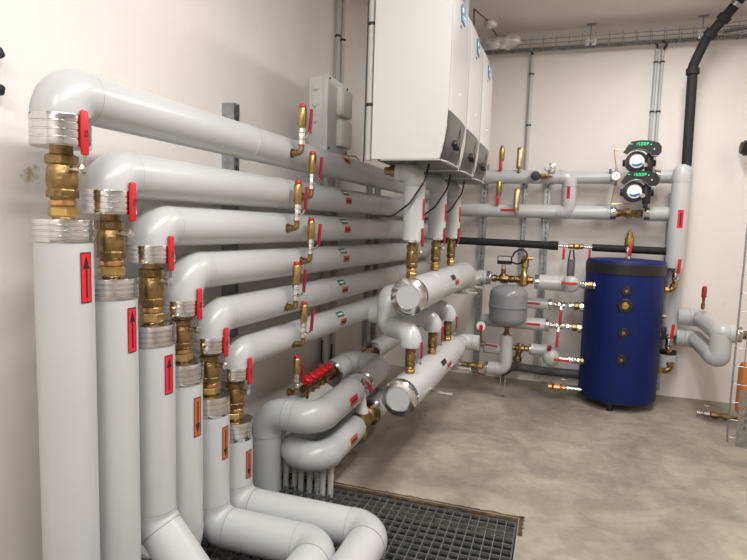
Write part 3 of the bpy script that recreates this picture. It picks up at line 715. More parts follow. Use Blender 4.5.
t = thing('insulated_pipe', 'short thick grey elbow pipe with shiny collar between the mixing valve and lower header', 'pipe', bo+V((0, .29, 0)))
run(t, [bo+V((0, .31, 0)), bo+V((0, .66, .0)), bo+V((-.3, .66, .02))], .083, .10)
collar(t, bo+V((0, .345, 0)), (0, -1, 0), .084, .05)
# third pipe, behind and above, ends under the vent
t = thing('insulated_pipe', 'grey capped pipe end behind the upper low pipe, under the red-capped vent', 'pipe', (-1.4738, 3.0500, 0.4463))
q = V((-1.5903, 3.0500, 0.4182)); q2 = V((-1.3329, 3.0500, 0.4522))
run(t, [q+V((-.02, 0, -.45)), q+V((-.02, 0, -.045)), q2+V((-.08, 0, -.045)), q2+V((-.08, .3, -.045))], .072, .10)
t = thing('insulated_pipe', 'dark-shaded grey pipe between the upper and lower low pipes, running back to the wall', 'pipe', (-1.4255, 3.0000, 0.2420))
q = V((-1.5026, 3.0200, 0.2165)); run(t, [q+V((0, .0, 0)), q+V((.2, 0, 0)), q+V((.2, .6, 0))], .07, .09)
# manifold with five red knobs
A0, A1 = V((-1.4200, 3.0599, 0.5702)), V((-1.4200, 3.3871, 0.5726))
t = thing('manifold', 'small brass manifold with five red knobs low on the left wall', 'manifold', A0)
MB().cyl(A0+V((0, -.05, -.04)), A1+V((0, .10, -.04)), .022, 14).build('manifold_tube', 'brass', t)
for k in range(5):
    p = A0.lerp(A1, k/4)
    kn = MB().lathe(p+V((0, 0, -.015)), (.45, -.1, 1), [(.012, 0), (.031, .006), (.033, .018), (.031, .040), (.022, .046)], 12).build('red_knob', 'red', t, sharp=25)
    MB().lathe(p+V((0, 0, -.04)), (.45, -.1, 1), [(.014, 0), (.014, .03)], 8).build('knob_stem', 'brass', t)
    MB().cyl(p+V((.008, 0, -.05)), p+V((.008, 0, -.17)), .012, 10).build('outlet', 'copper', t)
# conduit bundle rising out of the pit
bs = [(281,2.72), (289,2.80), (297,2.74), (304,2.82), (311,2.75), (317,2.83), (323,2.77), (329,2.86)]
lbn = ['leftmost', 'second from left', 'third from left', 'fourth from left', 'fourth from right', 'third from right', 'second from right', 'rightmost']
bx = [(-1.5049, 2.8600, 0.0719)[0], (-1.4523, 2.8600, 0.0811)[0], (-1.4002, 2.8600, 0.0901)[0], (-1.3487, 2.8600, 0.0990)[0], (-1.2977, 2.8600, 0.1078)[0], (-1.2535, 2.8600, 0.1155)[0], (-1.2097, 2.8600, 0.1231)[0], (-1.1663, 2.8600, 0.1306)[0]]
for k in range(8):
    y = 2.86+.012*((k*7) % 3)
    t = conduit('thin grey riser tube below the low bent pipes, %s of eight' % lbn[k], [(bx[k]-.004, y, -.5), (bx[k], y, .0), (bx[k]+.004, y, zM-.03)], .0175, group='thin riser tubes below the low pipes', m='pgrey' if k > 1 else 'orst' if k == 0 else 'pgrey', name='riser_tube', cat='tube')
for k, px_ in enumerate(((-1.9292, 2.3500, -0.2428), (-1.7194, 2.4000, -0.2135), (-1.6327, 2.4000, -0.2053), (-1.5537, 2.4000, -0.1876), (-1.4642, 2.4000, -0.1675), (-1.3881, 2.4000, -0.1559))):
    conduit('thin grey tube in the pit below the drop pipes, %s of six' % ['leftmost', 'second from left', 'third from left', 'third from right', 'second from right', 'rightmost'][k], [(px_[0], 2.42, -.55), (px_[0], 2.42, .02)], .017, group='thin tubes under the bent drop pipes', name='riser_tube', cat='tube')

# ------------------------------------------------------------------ pipes on the back wall
YP = 5.60
zA = (-0.5815, 5.6000, 2.0235)[2]; zB = (-0.0092, 5.6000, 1.7000)[2]
R1 = .065
xa0 = -1.15
xe = (0.0611, 5.6000, 1.8597)[0]
t = thing('insulated_pipe', 'upper grey insulated pipe on the back wall, left part running behind the boilers', 'pipe', (xa0, YP, zA))
run(t, [V((xa0, YP, zA)), V((xe, YP-.02, zA)), V((xe, YP-.02, zB)), V((xe-.09, YP-.01, zB))], R1, .075, 28)
sticker(t, V((xa0, YP, zA)), V((xe, YP, zA)), R1, (-0.5028, 5.5500, 2.0479)[0]-xa0, V((0, -1, 0)), .13, .026, 'redst', lines=True)
sticker(t, V((xe, YP-.02, zA)), V((xe, YP-.02, zB)), R1, zA-(0.0676, 5.5500, 1.8846)[2], V((-.1, -1, 0)), .13, .03, 'redst', lines=True)
xp0 = (0.4220, 5.6000, 2.0274)[0]
t = thing('insulated_pipe', 'upper grey insulated pipe on the back wall from the bend to the two black pumps', 'pipe', (xe, YP+.02, zA-.01))
run(t, [V((xe, YP+.035, zA)), V((xp0-.01, YP+.03, zA-.0))], R1-.006, .07, 28)
collar(t, (xp0-.01, YP+.03, zA), (1, 0, 0), R1-.006, .03)
t = thing('insulated_pipe', 'lower grey insulated pipe on the back wall, with brass thermometer, from behind the boilers', 'pipe', (xa0, YP, zB))
xb1 = (0.4352, 5.6000, 1.7103)[0]; xb2 = (0.7023, 5.6000, 1.7164)[0]; xr = (1.0085, 5.6000, 1.7235)[0]
run(t, [V((xa0, YP+.005, zB)), V((xb1, YP+.005, zB))], R1, .07, 28)
collar(t, (xb1-.01, YP+.005, zB), (1, 0, 0), R1, .05)
sticker(t, V((xa0, YP, zB)), V((xb1, YP, zB)), R1, (-0.4948, 5.5500, 1.7256)[0]-xa0, V((0, -1, .1)), .12, .022, 'redst', lines=True)
t = thing('check_valve', 'brass valve between shiny collars below the two black pumps', 'valve', (xb1+.04, YP, zB))
MB().lathe((xb1+.03, YP, zB), (1, 0, 0), [(.03, 0), (.036, .01), (.036, .05), (.028, .055), (.032, .08), (.042, .11), (.032, .15), (.028, .17), (.036, .175), (.036, .22), (.03, .23)], 8).build('valve_body', 'brass', t, sharp=20)
MB().lathe((xb1+.14, YP, zB), (0, -1, .3), [(.018, 0), (.018, .06), (.024, .062), (.024, .075)], 10).build('bonnet', 'brass', t)
t = thing('insulated_pipe', 'short grey insulated pipe right of the brass valve below the pumps', 'pipe', (xb2, YP, zB))
run(t, [V((xb2-.005, YP, zB)), V((xr-.02, YP, zB))], R1, .07, 28); collar(t, (xb2+.005, YP, zB), (1, 0, 0), R1, .045)
xq = (0.8183, 5.6000, 2.0201)[0]
t = thing('insulated_pipe', 'short grey insulated pipe between the upper black pump and the thick vertical pipe', 'pipe', (xq, YP, zA))
run(t, [V((xq-.04, YP, zA+.01)), V((xr-.02, YP, zA+.01))], R1-.004, .07, 28); collar(t, (xq-.05, YP, zA+.01), (1, 0, 0), R1-.004, .045)
# thick vertical pipe
t = thing('insulated_pipe', 'thick vertical grey pipe with red sticker right of the pumps, under the black pipe', 'pipe', (0.9935, 5.4500, 1.0595))
pt, pb_ = V((0.9628, 5.4500, 2.0590)), V((0.9800, 5.4500, 1.2342)); pt.x = pb_.x = (pt.x+pb_.x)/2; pt.y = pb_.y = 5.47
MB().sweep([pb_, pt-V((0, 0, .02)), pt+V((0, 0, .02)), pt+V((0, 0, .05)), pt+V((0, 0, .065))], [.077, .077, .072, .056, .035], 36).build('sleeve', 'sleeve', t)
MB().lathe(pt-V((0, 0, .09)), (0, 0, 1), [(.077, 0), (.0795, .002), (.0795, .06), (.074, .105), (.058, .135)], 36, caps=False).build('top_cap', 'elbow', t)
sticker(t, pb_, pt, .077, (0.9734, 5.3800, 1.6576)[2]-pb_.z, facing(pt, 10), .155, .045, 'redst', lines=True)
pl = V((1.0052, 5.6200, 0.6584))
t = thing('insulated_pipe', 'vertical grey insulated pipe behind the right edge of the blue tank', 'pipe', pl)
xg = (0.9913, 5.6200, 0.8412)[0]
run(t, [V((xg, 5.62, .62)), V((xg, 5.62, 1.7))], .075, .07, 28)
# black vent pipe
P0 = [V((pt.x+.025, 5.47, pt.z+.05)), V((0.9808, 5.4700, 2.9425)), V((1.0507, 5.4200, 3.1415)), V((1.2235, 5.3000, 3.3677)), V((1.3057, 5.2200, 3.5014))]
t = thing('vent_pipe', 'black foam-wrapped pipe climbing the back wall and bending up to the right ceiling', 'pipe', P0[0])
MB().tube([P0[0], P0[1], P0[2], P0[3], P0[3]+(P0[3]-P0[2]).normalized()*.12], .039, .10, 24).build('sleeve', 'rubber', t)
for k, (a, b) in enumerate(((P0[1], P0[0]), (P0[2], P0[3]), (P0[3], P0[2]))):
    d = (b-a).normalized(); o = a+d*[.02, .02, .1][k]
    MB().lathe(o, d, [(.039, 0), (.052, .003), (.052, .05), (.039, .053)], 24).build('coupling', 'rubber', t)
MB().lathe(P0[3]+(P0[2]-P0[3]).normalized()*.02, (P0[3]-P0[2]), [(.041, 0), (.044, .001), (.044, .03), (.041, .031)], 24).build('clamp_band', 'galv', t)

# long black insulated cold pipe
zK = (-0.3547, 5.5500, 1.3857)[2]
k0, k1, k2, k3 = V((-1.1342, 5.5500, 1.4039)), V((-0.0070, 5.5500, 1.3718)), V((0.2923, 5.5500, 1.3661)), V((0.9237, 5.5500, 1.3671))
for q in (k0, k1, k2, k3): q.z = (k0.z+k3.z)/2+(q.x-.0)*(-.012)
t = thing('foam_wrapped_pipe', 'long black foam-wrapped pipe on the back wall, left of the small valve', 'pipe', k1)
MB().cyl(k0, k1, .036, 20).build('foam_sleeve', 'rubber', t)
MB().lathe(k1-V((.09, 0, 0)), (1, 0, 0), [(.036, 0), (.042, .01), (.042, .085), (.036, .092)], 20).build('foam_joint', 'rubber', t)
t = thing('foam_wrapped_pipe', 'black foam-wrapped pipe on the back wall directly above the blue tank', 'pipe', k2)
MB().cyl(k2, k3, .034, 20).build('foam_sleeve', 'rubber', t)
t = thing('safety_valve', 'brass valve group with two red tags between the black foam pipes', 'valve', k1)
MB().cyl(k1-V((.03, 0, 0)), k2+V((.03, 0, 0)), .013, 12).build('pipe', 'chrome', t)
dk = k2-k1
MB().lathe(k1+dk*.30, (1, 0, 0), [(.018, 0), (.024, .005), (.024, .04), (.02, .045), (.028, .06), (.028, .09), (.02, .1), (.024, .105), (.024, .13), (.018, .135)], 8).build('valve_body', 'brass', t, sharp=20)
for q in (.18, .93):
    MB().cyl(k1+dk*q+V((0, -.01, 0)), k1+dk*q+V((0, -.05, 0)), .006, 8).build('tag_pin', 'chrome', t)
    MB().box(k1+dk*q+V((0, -.048, -.07)), (.022, .008, .11), bev=.003).build('red_tag', 'red', t, sharp=60)
h0 = k1+dk*.42+V((0, -.03, -.03))
t = thing('drain_funnel', 'black forked funnel over a grey drain tube below the small brass valve', 'drain', h0)
for s in (-1, 1): MB().tube([h0+V((s*.012, 0, 0)), h0+V((s*.026, 0, -.10))], .007, 0, 8).build('fork_arm', 'black', t)
MB().lathe(h0+V((0, 0, -.33)), (0, 0, 1), [(.034, 0), (.034, .22), (.030, .24)], 18).build('drain_tube', 'dgrey', t)

# thermometers, vents and fittings on the two upper back pipes
def slim_vent(label, px0, o, h):
    t = thing('air_vent_valve', label, 'valve', o, 'slim vents on the back wall pipes'); o = V(o)
    MB().lathe(o, (0, 0, 1), [(.012, 0), (.016, .01), (.016, .05), (.012, .055), (.014, .10)], 10).build('valve_body', 'chrome', t)
    MB().lathe(o+V((0, 0, .10)), (0, 0, 1), [(.014, 0), (.026, .02), (.027, .09), (.020, .13), (.008, .15)], 16).build('vent_body', 'brassb', t)
    MB().box(o+V((-.005, -.03, .055)), (.028, .012, .10), bev=.004).build('red_lever', 'red', t, sharp=60)
slim_vent('slim brass vent with red lever on the upper back wall pipe', 0, ((-0.5704, 5.5600, 2.0676)[0], 5.56, zA+.045), .2)
slim_vent('slim brass vent with red lever on the lower back wall pipe', 0, ((-0.5813, 5.5600, 1.7337)[0], 5.56, zB+.045), .2)
for k, (xx, zz, lb) in enumerate((((-0.4003, 5.5300, 2.0650)[0], zA+.035, 'brass stick thermometer on the upper back wall pipe'), ((-0.4055, 5.5000, 1.6976)[0], zB-.03, 'brass stick thermometer in front of the lower back wall pipe'))):
    o = V((xx, 5.53-.03*k, zz))
    t = thing('thermometer', lb, 'thermometer', o, 'stick thermometers on the back wall pipes')
    MB().lathe(o, (0, 0, 1), [(.012, 0), (.016, .004), (.016, .03), (.010, .034), (.010, .05)], 8).build('fitting', 'brassb', t, sharp=20)
    MB().box(o+V((0, 0, .135)), (.055, .022, .20), bev=.009).build('case', 'brassb', t, sharp=50)
    MB().box(o+V((0, -.012, .135)), (.014, .003, .150)).build('glass_scale', 'white', t, smooth=False)
o = V(((-0.2430, 5.5000, 2.0440)[0], 5.52, zA))
t = thing('flow_switch', 'small black-faced brass fitting on the front of the upper back wall pipe', 'fitting', o)
MB().lathe(o, (0, -1, 0), [(.06, 0), (.06, .03), (.045, .035), (.045, .05)], 20).build('housing', 'pgrey', t)
MB().lathe(o+V((0, -.05, 0)), (0, -1, 0), [(.044, 0), (.044, .015), (.024, .018)], 16).build('black_cap', 'black', t)
MB().lathe(o+V((.04, -.035, 0)), (1, 0, -.02), [(.02, 0), (.026, .006), (.026, .035), (.018, .04), (.022, .05), (.022, .07), (.012, .075), (.012, .11)], 8).build('brass_union', 'brass', t, sharp=20)
o = V(((-0.1017, 5.5000, 2.0625)[0], 5.52, zA))
t = thing('pipe_clamp', 'shiny steel clamp bracket standing up on the upper back wall pipe', 'clamp', o)
MB().lathe(o+V((-.025, .08, 0)), (1, 0, 0), [(R1+.004, 0), (R1+.008, .001), (R1+.008, .05), (R1+.004, .051)], 28).build('clamp_band', 'chrome', t)
MB().box(o+V((0, -.005, .075)), (.055, .01, .09), bev=.004).build('tab', 'chrome', t)
MB().lathe(o+V((0, -.01, .085)), (0, -1, 0), [(.016, 0), (.016, .01), (.008, .014)], 6).build('bolt', 'chrome', t, sharp=20)

# ------------------------------------------------------------------ pumps
def pump():
    t = thing('circulation_pump', '', 'pump', (0, 0, 0), 'black circulation pumps on the back wall', local=True)
    # local: x right, y towards viewer (negative world y), built facing -y
    MB().lathe((0, .13, 0), (0, -1, 0), [(.06, 0), (.080, .02), (.080, .10), (.090, .11), (.090, .17), (.084, .185), (.05, .190)], 28).build('motor_housing', 'black', t)
    fc = MB().lathe((0, -.056, 0), (0, -1, 0), [(.060, 0), (.060, .006), (.055, .010)], 32).build('white_face', 'white', t)
    m = MB(); m.prism([(-.045, -.018), (-.01, -.027), (.049, -.010), (.042, -.030), (.01, -.048), (-.028, -.042)], (0, -.0665, 0), (1, 0, 0), (0, 0, 1), .0015).build('blue_wave', 'bluec', fc, smooth=False)
    poly = [(-.075, .065), (-.105, .085), (-.085, .128), (-.055, .175), (.01, .188), (.08, .185), (.145, .165), (.168, .13), (.170, .08), (.150, .045), (.100, .045), (.085, .070), (.050, .098), (0, .108), (-.045, .094)]
    poly = [(x_*1.08, z_*.93) for x_, z_ in poly]
    h = MB().prism(poly, (0, -.03, 0), (1, 0, 0), (0, 0, 1), .07).build('control_head', 'black', t, sharp=20)
    m2 = MB(); pp = [V((x*1.0, -.101, z)) for x, z in poly]
    h.location = (0, 0, 0)
    rim = MB().sweep([V((x, -.1005, z)) for x, z in poly[8:]+poly[:1]], .0022, 6).build('light_rim', 'galv', t)
    rim['label'] = 'thin light edge of the control head'
    def seg_char(mb, ch, x, z, s):
        S = {'I': ['bc'], '5': ['afgcd'], '0': ['abcdef'], 'P': ['abefg'], 'O': ['abcdef'], 'S': ['afgcd'], 'A': ['abcefg']}
        w, hh, q = s*.5, s, s*.11
        R = {'a': (0, hh/2, w, q), 'd': (0, -hh/2, w, q), 'g': (0, 0, w, q), 'f': (-w/2, hh/4, q, hh/2), 'e': (-w/2, -hh/4, q, hh/2), 'b': (w/2, hh/4, q, hh/2), 'c': (w/2, -hh/4, q, hh/2)}
        for k in S[ch][0]:
            cx, cz, a, b = R[k]; mb.box((x+cx, -.1025, z+cz), (a, .002, b))
    mb = MB()
    for k, ch in enumerate('IS00P'): seg_char(mb, ch, -.018+k*.0225, .143, .022)
    mb.box((-.058, -.1025, .143), (.018, .002, .004)).box((.098, -.1025, .138), (.008, .002, .008))
    mb.build('display_digits', 'screen', h, smooth=False)
    MB().box((.125, -.1025, .098), (.014, .002, .004)).box((.125, -.1025, .098), (.004, .002, .014)).build('plus_mark', 'white', h, smooth=False)
    MB().box((.105, -.01, -.02), (.06, .08, .17), bev=.012).build('side_block', 'black', t, sharp=50)
    MB().lathe((.065, -.05, -.035), (0, -1, 0), [(.022, 0), (.022, .03), (.014, .034)], 8).build('brass_plug', 'chrome', t, sharp=20)
    MB().box((.10, -.02, -.115), (.035, .05, .05), bev=.008).build('plug', 'black', t, sharp=50)
    MB().cyl((-.10, .09, -.0), (.17, .09, -.0), .03, 18).build('flange_pipe', 'black', t)
    return t
pu = pump()
pu.matrix_basis = Matrix.Translation((0.6017, 5.5000, 2.1504)); pu['label'] = 'upper black circulation pump with green digits on the back wall'
dup(pu, 'lower black circulation pump with green digits, just above the brass valve', None, Matrix.Translation((0.5937, 5.4400, 1.8843)))
o = V((0.4421, 5.4400, 2.0226))
t = thing('pressure_gauge', 'round white-faced gauge left of the black pumps, joined to thin copper lines', 'gauge', o)
MB().lathe(o+V((0, .09, 0)), (0, -1, 0), [(.015, 0), (.015, .05), (.043, .055), (.045, .09), (.040, .096)], 24).build('case', 'chrome', t)
MB().lathe(o+V((0, -.0065, 0)), (0, -1, 0), [(.038, 0), (.037, .002)], 24).build('dial', 'white', t)
MB().box(o+V((.004, -.010, .006)), (.003, .002, .03), Matrix.Rotation(.6, 3, 'Y')).build('needle', 'black', t, smooth=False)
MB().cyl(o+V((0, .02, -.02)), o+V((0, .02, -.085)), .014, 8).build('lower_nut', 'chrome', t)
MB().cyl(o+V((0, .02, .02)), o+V((0, .02, .075)), .012, 8).build('upper_nut', 'chrome', t)
MB().box(o+V((-.05, .0, .04)), (.02, .03, .045), bev=.004).build('blue_cap', 'bluec', t)
tag(MB().tube([o+V((0, .02, .07)), (0.4117, 5.4600, 2.2515), (0.5337, 5.4600, 2.2502)], .0045, .01, 8).build('capillary_line', 'copper'), 'thin copper line from the gauge up to the upper pump', 'pipe')
tag(MB().tube([o+V((-.002, .02, -.08)), (0.4180, 5.4400, 1.7764), (0.5891, 5.4400, 1.7796), (0.5853, 5.4400, 1.8319)], .0045, .01, 8).build('capillary_line', 'copper'), 'thin copper line from the gauge down under the lower pump', 'pipe')

# ------------------------------------------------------------------ expansion vessel and pipework at its foot
YV = 5.12
vb, vt = V((-0.3999, 5.1200, 0.6560)), V((-0.4198, 5.1200, 1.0272))
vx = vb.x; hv = vt.z-vb.z; rv = .168
t = thing('expansion_vessel', 'grey round expansion vessel with a rim seam, standing on a short brass pipe', 'vessel', vb)
pr = []
for k in range(8):
    a = math.pi/2*k/7; pr.append((rv*(.25+.75*math.sin(a)) if k else .02, hv*.22*(1-math.cos(a))))
pr += [(rv, hv*.47)]
MB().lathe(vb, (0, 0, 1), pr, 40).build('lower_shell', 'vessel', t, sharp=50)
MB().lathe(vb+V((0, 0, hv*.47)), (0, 0, 1), [(rv, 0), (rv+.008, .003), (rv+.008, .018), (rv, .022)], 40).build('rim_seam', 'vessel', t)
pr = [(rv, hv*.50), (rv, hv*.76)]
for k in range(1, 8):
    a = math.pi/2*k/7; pr.append((rv*(1-.72*(1-math.cos(a))), hv*(.76+.24*math.sin(a))))
pr.append((.01, hv*1.005))
MB().lathe(vb, (0, 0, 1), pr, 40).build('upper_shell', 'vessel', t, sharp=50)
MB().lathe(vb-V((0, 0, .085)), (0, 0, 1), [(.022, 0), (.028, .01), (.028, .03), (.020, .035), (.020, .06), (.030, .065), (.030, .085)], 10).build('brass_nipple', 'brass', t, sharp=20)
zl = (-0.3965, 5.1200, 0.2595)[2]; xl = (-0.5475, 5.1200, 0.2237)[0]
t = thing('insulated_pipe', 'short grey insulated pipe below the expansion vessel, bending left near the floor', 'pipe', (vx, YV, zl))
run(t, [vb-V((0, 0, .085)), V((vx, YV, zl)), V((xl, YV, zl-.0))], .058, .065, 28)
collar(t, vb-V((0, 0, .11)), (0, 0, 1), .03, .03); collar(t, V((xl+.005, YV, zl)), (-1, 0, 0), .052, .04)
mb = MB(); bx0 = V((vx-.01, YV-.01, 0))
mb.box(bx0+V((-.02, 0, zl*.4)), (.008, .03, zl*.8)).box(bx0+V((.02, 0, zl*.4)), (.008, .03, zl*.8)).box(bx0+V((0, 0, .004)), (.07, .05, .008))
tag(mb.build('floor_bracket', 'galv', smooth=False), 'small steel floor bracket under the short pipe below the grey vessel', 'bracket')
vv = ball_valve('brass valve with dark red lever between the lower header and the vessel pipe', V((xl-.045, YV, zl)), (-1, 0, 0), .20, .03, (.1, -.6, -.8), (.85, 0, -.9), .16, .022, None, reach=.05, hm='redd')
t = thing('flange_fitting', 'grey metal flange fitting on the floor pipe at the end of the lower header', 'fitting', (xl-.25, YV, zl))
MB().lathe((xl-.245, YV, zl), (-1, 0, 0), [(.025, 0), (.05, .004), (.05, .02), (.03, .024), (.03, .05), (.055, .055), (.055, .075), (.028, .08), (.028, .20)], 16).lathe((xl-.30, YV, zl+.02), (0, -.3, 1), [(.014, 0), (.014, .05), (.022, .052), (.022, .07)], 10).build('flange_body', 'chrome', t)
# branch with gauge
zg = (-0.5631, 5.1600, 0.4385)[2]; xg0 = (-0.5980, 5.3000, 0.4257)[0]
t = thing('insulated_pipe', 'short grey insulated stub joining the vessel pipe from the left behind the gauge', 'pipe', (xg0, 5.2, zg))
run(t, [V((xg0+.02, 5.16, zg)), V((vx-.02, 5.14, zg))], .055, .06, 24); collar(t, (xg0+.03, 5.16, zg), (-1, 0, 0), .05, .035)
t = thing('insulated_pipe', 'grey insulated stub coming out of the far end of the lower header', 'pipe', (-.62, 5.3, zg+.02))
run(t, [V((HX+.04, 4.05, (-0.6369, 4.5000, 0.6074)[2])), V((HX+.05, 4.50, (-0.6369, 4.5000, 0.6074)[2])), V(((-0.5651, 4.5000, 0.6226)[0], 4.50, (-0.6369, 4.5000, 0.6074)[2]))], .062, .08, 24)
gz = V((-0.6230, 5.0500, 0.6482))
t = thing('pressure_gauge', 'round white gauge with red pointer sector beside the grey expansion vessel', 'gauge', gz)
MB().lathe(gz+V((0, .03, 0)), (0, -1, .05), [(.04, 0), (.048, .004), (.048, .024), (.043, .030)], 24).build('case', 'galv', t)
MB().lathe(gz+V((0, -.001, 0)), (0, -1, .05), [(.042, 0), (.041, .002)], 24).build('dial', 'white', t)
MB().prism([(-.014, -.04), (.014, -.04), (.020, -.005), (.008, .014), (-.010, .012)], gz+V((0, -.004, 0)), (1, 0, 0), (0, 0, 1), .012).build('red_pointer', 'red', t, sharp=20)
MB().lathe(gz+V((.002, .015, -.19)), (0, 0, 1), [(.014, 0), (.020, .01), (.020, .05), (.012, .055), (.012, .14)], 8).build('brass_stem', 'brass', t, sharp=20)
ball_valve('small brass valve with flat red lever under the round gauge', gz+V((.0, .02, -.20)), (0, 0, 1), -.07+.14, .025, (.2, -1, 0), (1, 0, -.12), .15, .02, None, reach=.03, hm='redd', ring=None)

# upper header outlet, sensor valve, air separator
zu = (-0.7330, 5.3000, 1.0657)[2]
t = thing('insulated_pipe', 'grey insulated stub from the far end of the upper header to the brass sensor valve', 'pipe', (HX, 5.05, zu))
xa = (-0.6214, 5.3000, 1.0724)[0]
run(t, [V((HX+.02, 4.56, zu+.02)), V((HX+.04, 5.30, zu)), V((xa, 5.30, zu))], .066, .085, 28); collar(t, (xa-.005, 5.30, zu), (1, 0, 0), .062, .045)
xs = (-0.4743, 5.3000, 1.0718)[0]; xv = (-0.2858, 5.3000, 1.0832)[0]; xn = (-0.1609, 5.3000, 1.0632)[0]
t = thing('motor_valve', 'aged brass motor valve with a dark grey actuator box above the grey vessel', 'valve', (xs, 5.3, zu))
MB().lathe((xa+.045, 5.3, zu), (1, 0, 0), [(.028, 0), (.036, .01), (.036, .04), (.026, .045), (.026, .07), (.04, .08), (.045, .11), (.04, .15), (.028, .155), (.034, .165), (.034, .2), (.026, .205)], 10).lathe((xs, 5.3, zu), (0, 0, 1), [(.03, 0), (.035, .03), (.022, .05), (.022, .09)], 12).build('valve_body', 'brass', t)
MB().cyl((xs, 5.3, zu+.08), (xs, 5.3, zu+.13), .02, 12).build('actuator_stem', 'chrome', t)
ab = MB().box((xs+.01, 5.28, zu+.175), (.13, .09, .075), bev=.008).build('actuator_box', 'black', t, sharp=40)
MB().box((xs+.01, 5.234, zu+.19), (.11, .004, .035)).build('label_plate', 'pgrey', ab, smooth=False)
tag(MB().tube([(xs+.07, 5.27, zu+.16), (xs+.12, 5.25, zu+.145), (xs+.19, 5.24, zu+.17), (xs+.215, 5.25, zu+.245), (xs+.16, 5.26, zu+.29), (xs+.09, 5.27, zu+.25), (xs+.08, 5.27, zu+.21)], .008, .05, 8).build('cable_loop', 'black'), 'black cable coiled in a loop beside the actuator box above the grey vessel', 'cable')
t = thing('air_separator', 'tall brass air separator with a bleed cap, right of the actuator box', 'air separator', (xv, 5.3, zu))
MB().lathe((xv, 5.3, zu-.06), (0, 0, 1), [(.02, 0), (.03, .01), (.042, .02), (.042, .10), (.03, .115), (.026, .15), (.026, .17), (.037, .185), (.037, .25), (.022, .262), (.012, .27), (.012, .29)], 20).build('body', 'brassb', t)
MB().lathe((xv-.085, 5.3, zu), (1, 0, 0), [(.026, 0), (.032, .006), (.032, .04), (.026, .045), (.026, .12), (.032, .125), (.032, .165), (.024, .17)], 8).build('side_union', 'brass', t, sharp=20)
MB().lathe((xv+.02, 5.3, zu+.2), (1, 0, 0), [(.014, 0), (.014, .03), (.02, .032), (.02, .045)], 10).build('bleed_cap', 'brassb', t)
t = thing('insulated_pipe', 'fat grey insulated pipe with rounded end between the brass air separator and the tank', 'pipe', (xn, 5.3, zu))
zt1 = (0.1555, 5.2200, 1.0633)[2]
xe1 = (0.0816, 5.2500, 1.0468)[0]
collar(t, (xn+.02, 5.3, zu-.01), (-1, 0, 0), .062, .05)
run(t, [V((xn+.01, 5.3, zu-.01)), V((xe1+.03, 5.3, zu-.015)), V((xe1+.04, 5.16, zt1))], .070, .085, 28)
MB().sphere((xe1+.04, 5.17, zt1), .072, (1, .7, 1), 24, 14).build('rounded_end', 'elbow', t)

# four connections into the tank
tx = (0.3069, 5.3500, 0.7342)[0]
TC = V((0, 0, 0))
def tank_link(label, px0, z, y, x0, x1, lever, sticker_=None, hm='red', insul=True, r=.05):
    if insul:
        t = thing('insulated_pipe', label, 'pipe', (x0, y, z))
        run(t, [V((x0, y, z)), V((x1, y, z))], r, .06, 28); collar(t, (x1-.005, y, z), (1, 0, 0), r, .03)
        if sticker_ is not None: sticker(t, V((x0, y, z)), V((x1, y, z)), r, sticker_-x0, V((-.1, -1, .1)), .13, .022, 'redst', lines=True)
ys = 5.38
za = (0.1555, 5.2200, 1.0633)[2]; zb_ = (0.0431, 5.3800, 0.8468)[2]; zc_ = (0.0550, 5.3800, 0.6522)[2]; zd = (0.1999, 5.2400, 0.3707)[2]
x1 = (-0.0536, 5.3800, 0.8489)[0]; x2 = (-0.0684, 5.3800, 0.6508)[0]
tank_link('red-stickered grey pipe behind the grey vessel, upper of two into the tank', 0, zb_, ys, -.60, x1, 1, (-0.1946, 5.3400, 0.8528)[0])
tank_link('red-stickered grey pipe behind the grey vessel, lower of two into the tank', 0, zc_, ys, -.66, x2, 1, (-0.1839, 5.3400, 0.6662)[0], r=.058)
tl = (0.3032, 5.3800, 0.6832)[0]
_x = 0
for k, (xx, zz, yy, lv, lb, hl) in enumerate((
    (xe1+.09, za, 5.20, (-1, 0, .02), 'topmost ball valve at the left side of the blue tank, red lever level', .17),
    (x1+.02, zb_, ys, (-.02, 0, -1), 'second ball valve down the left side of the blue tank, red lever hanging', .17),
    (x2+.02, zc_, ys, (-.05, 0, -1), 'third ball valve down the left side of the blue tank, red lever hanging', .20),
    ((0.1415, 5.2600, 0.3599)[0], zd, 5.27, (-1, 0, .0), 'lowest ball valve at the left side of the blue tank, red lever level', .17))):
    xt = (0.2947, 5.3800, 0.6825)[0]+.03
    LL = xt-xx
    ball_valve(lb, (xx, yy, zz), (1, 0, 0), LL*.55, .032, (0, -1, .12), lv, hl, .024, 'ball valves into the tank', bm='chrome', nut='chrome', reach=.10 if k in (0, 3) else .05, ring=None, at=.45)
    t = thing('union_fitting', ['topmost', 'second', 'third', 'lowest'][k]+' brass and chrome union touching the left side of the blue tank', 'fitting', (xx+LL*.55, yy, zz))
    MB().lathe((xx+LL*.55, yy, zz), (1, 0, 0), [(.026, 0), (.038, .004), (.038, .04), (.028, .044)], 8).build('brass_nut', 'brass', t, sharp=20)
    MB().lathe((xx+LL*.55+.045, yy, zz), (1, 0, 0), [(.028, 0), (.046, .004), (.046, .035), (.036, .04), (.048, .045), (.048, .06), (.028, .062), (.028, LL*.45)], 10).build('chrome_nut', 'chrome', t, sharp=20)

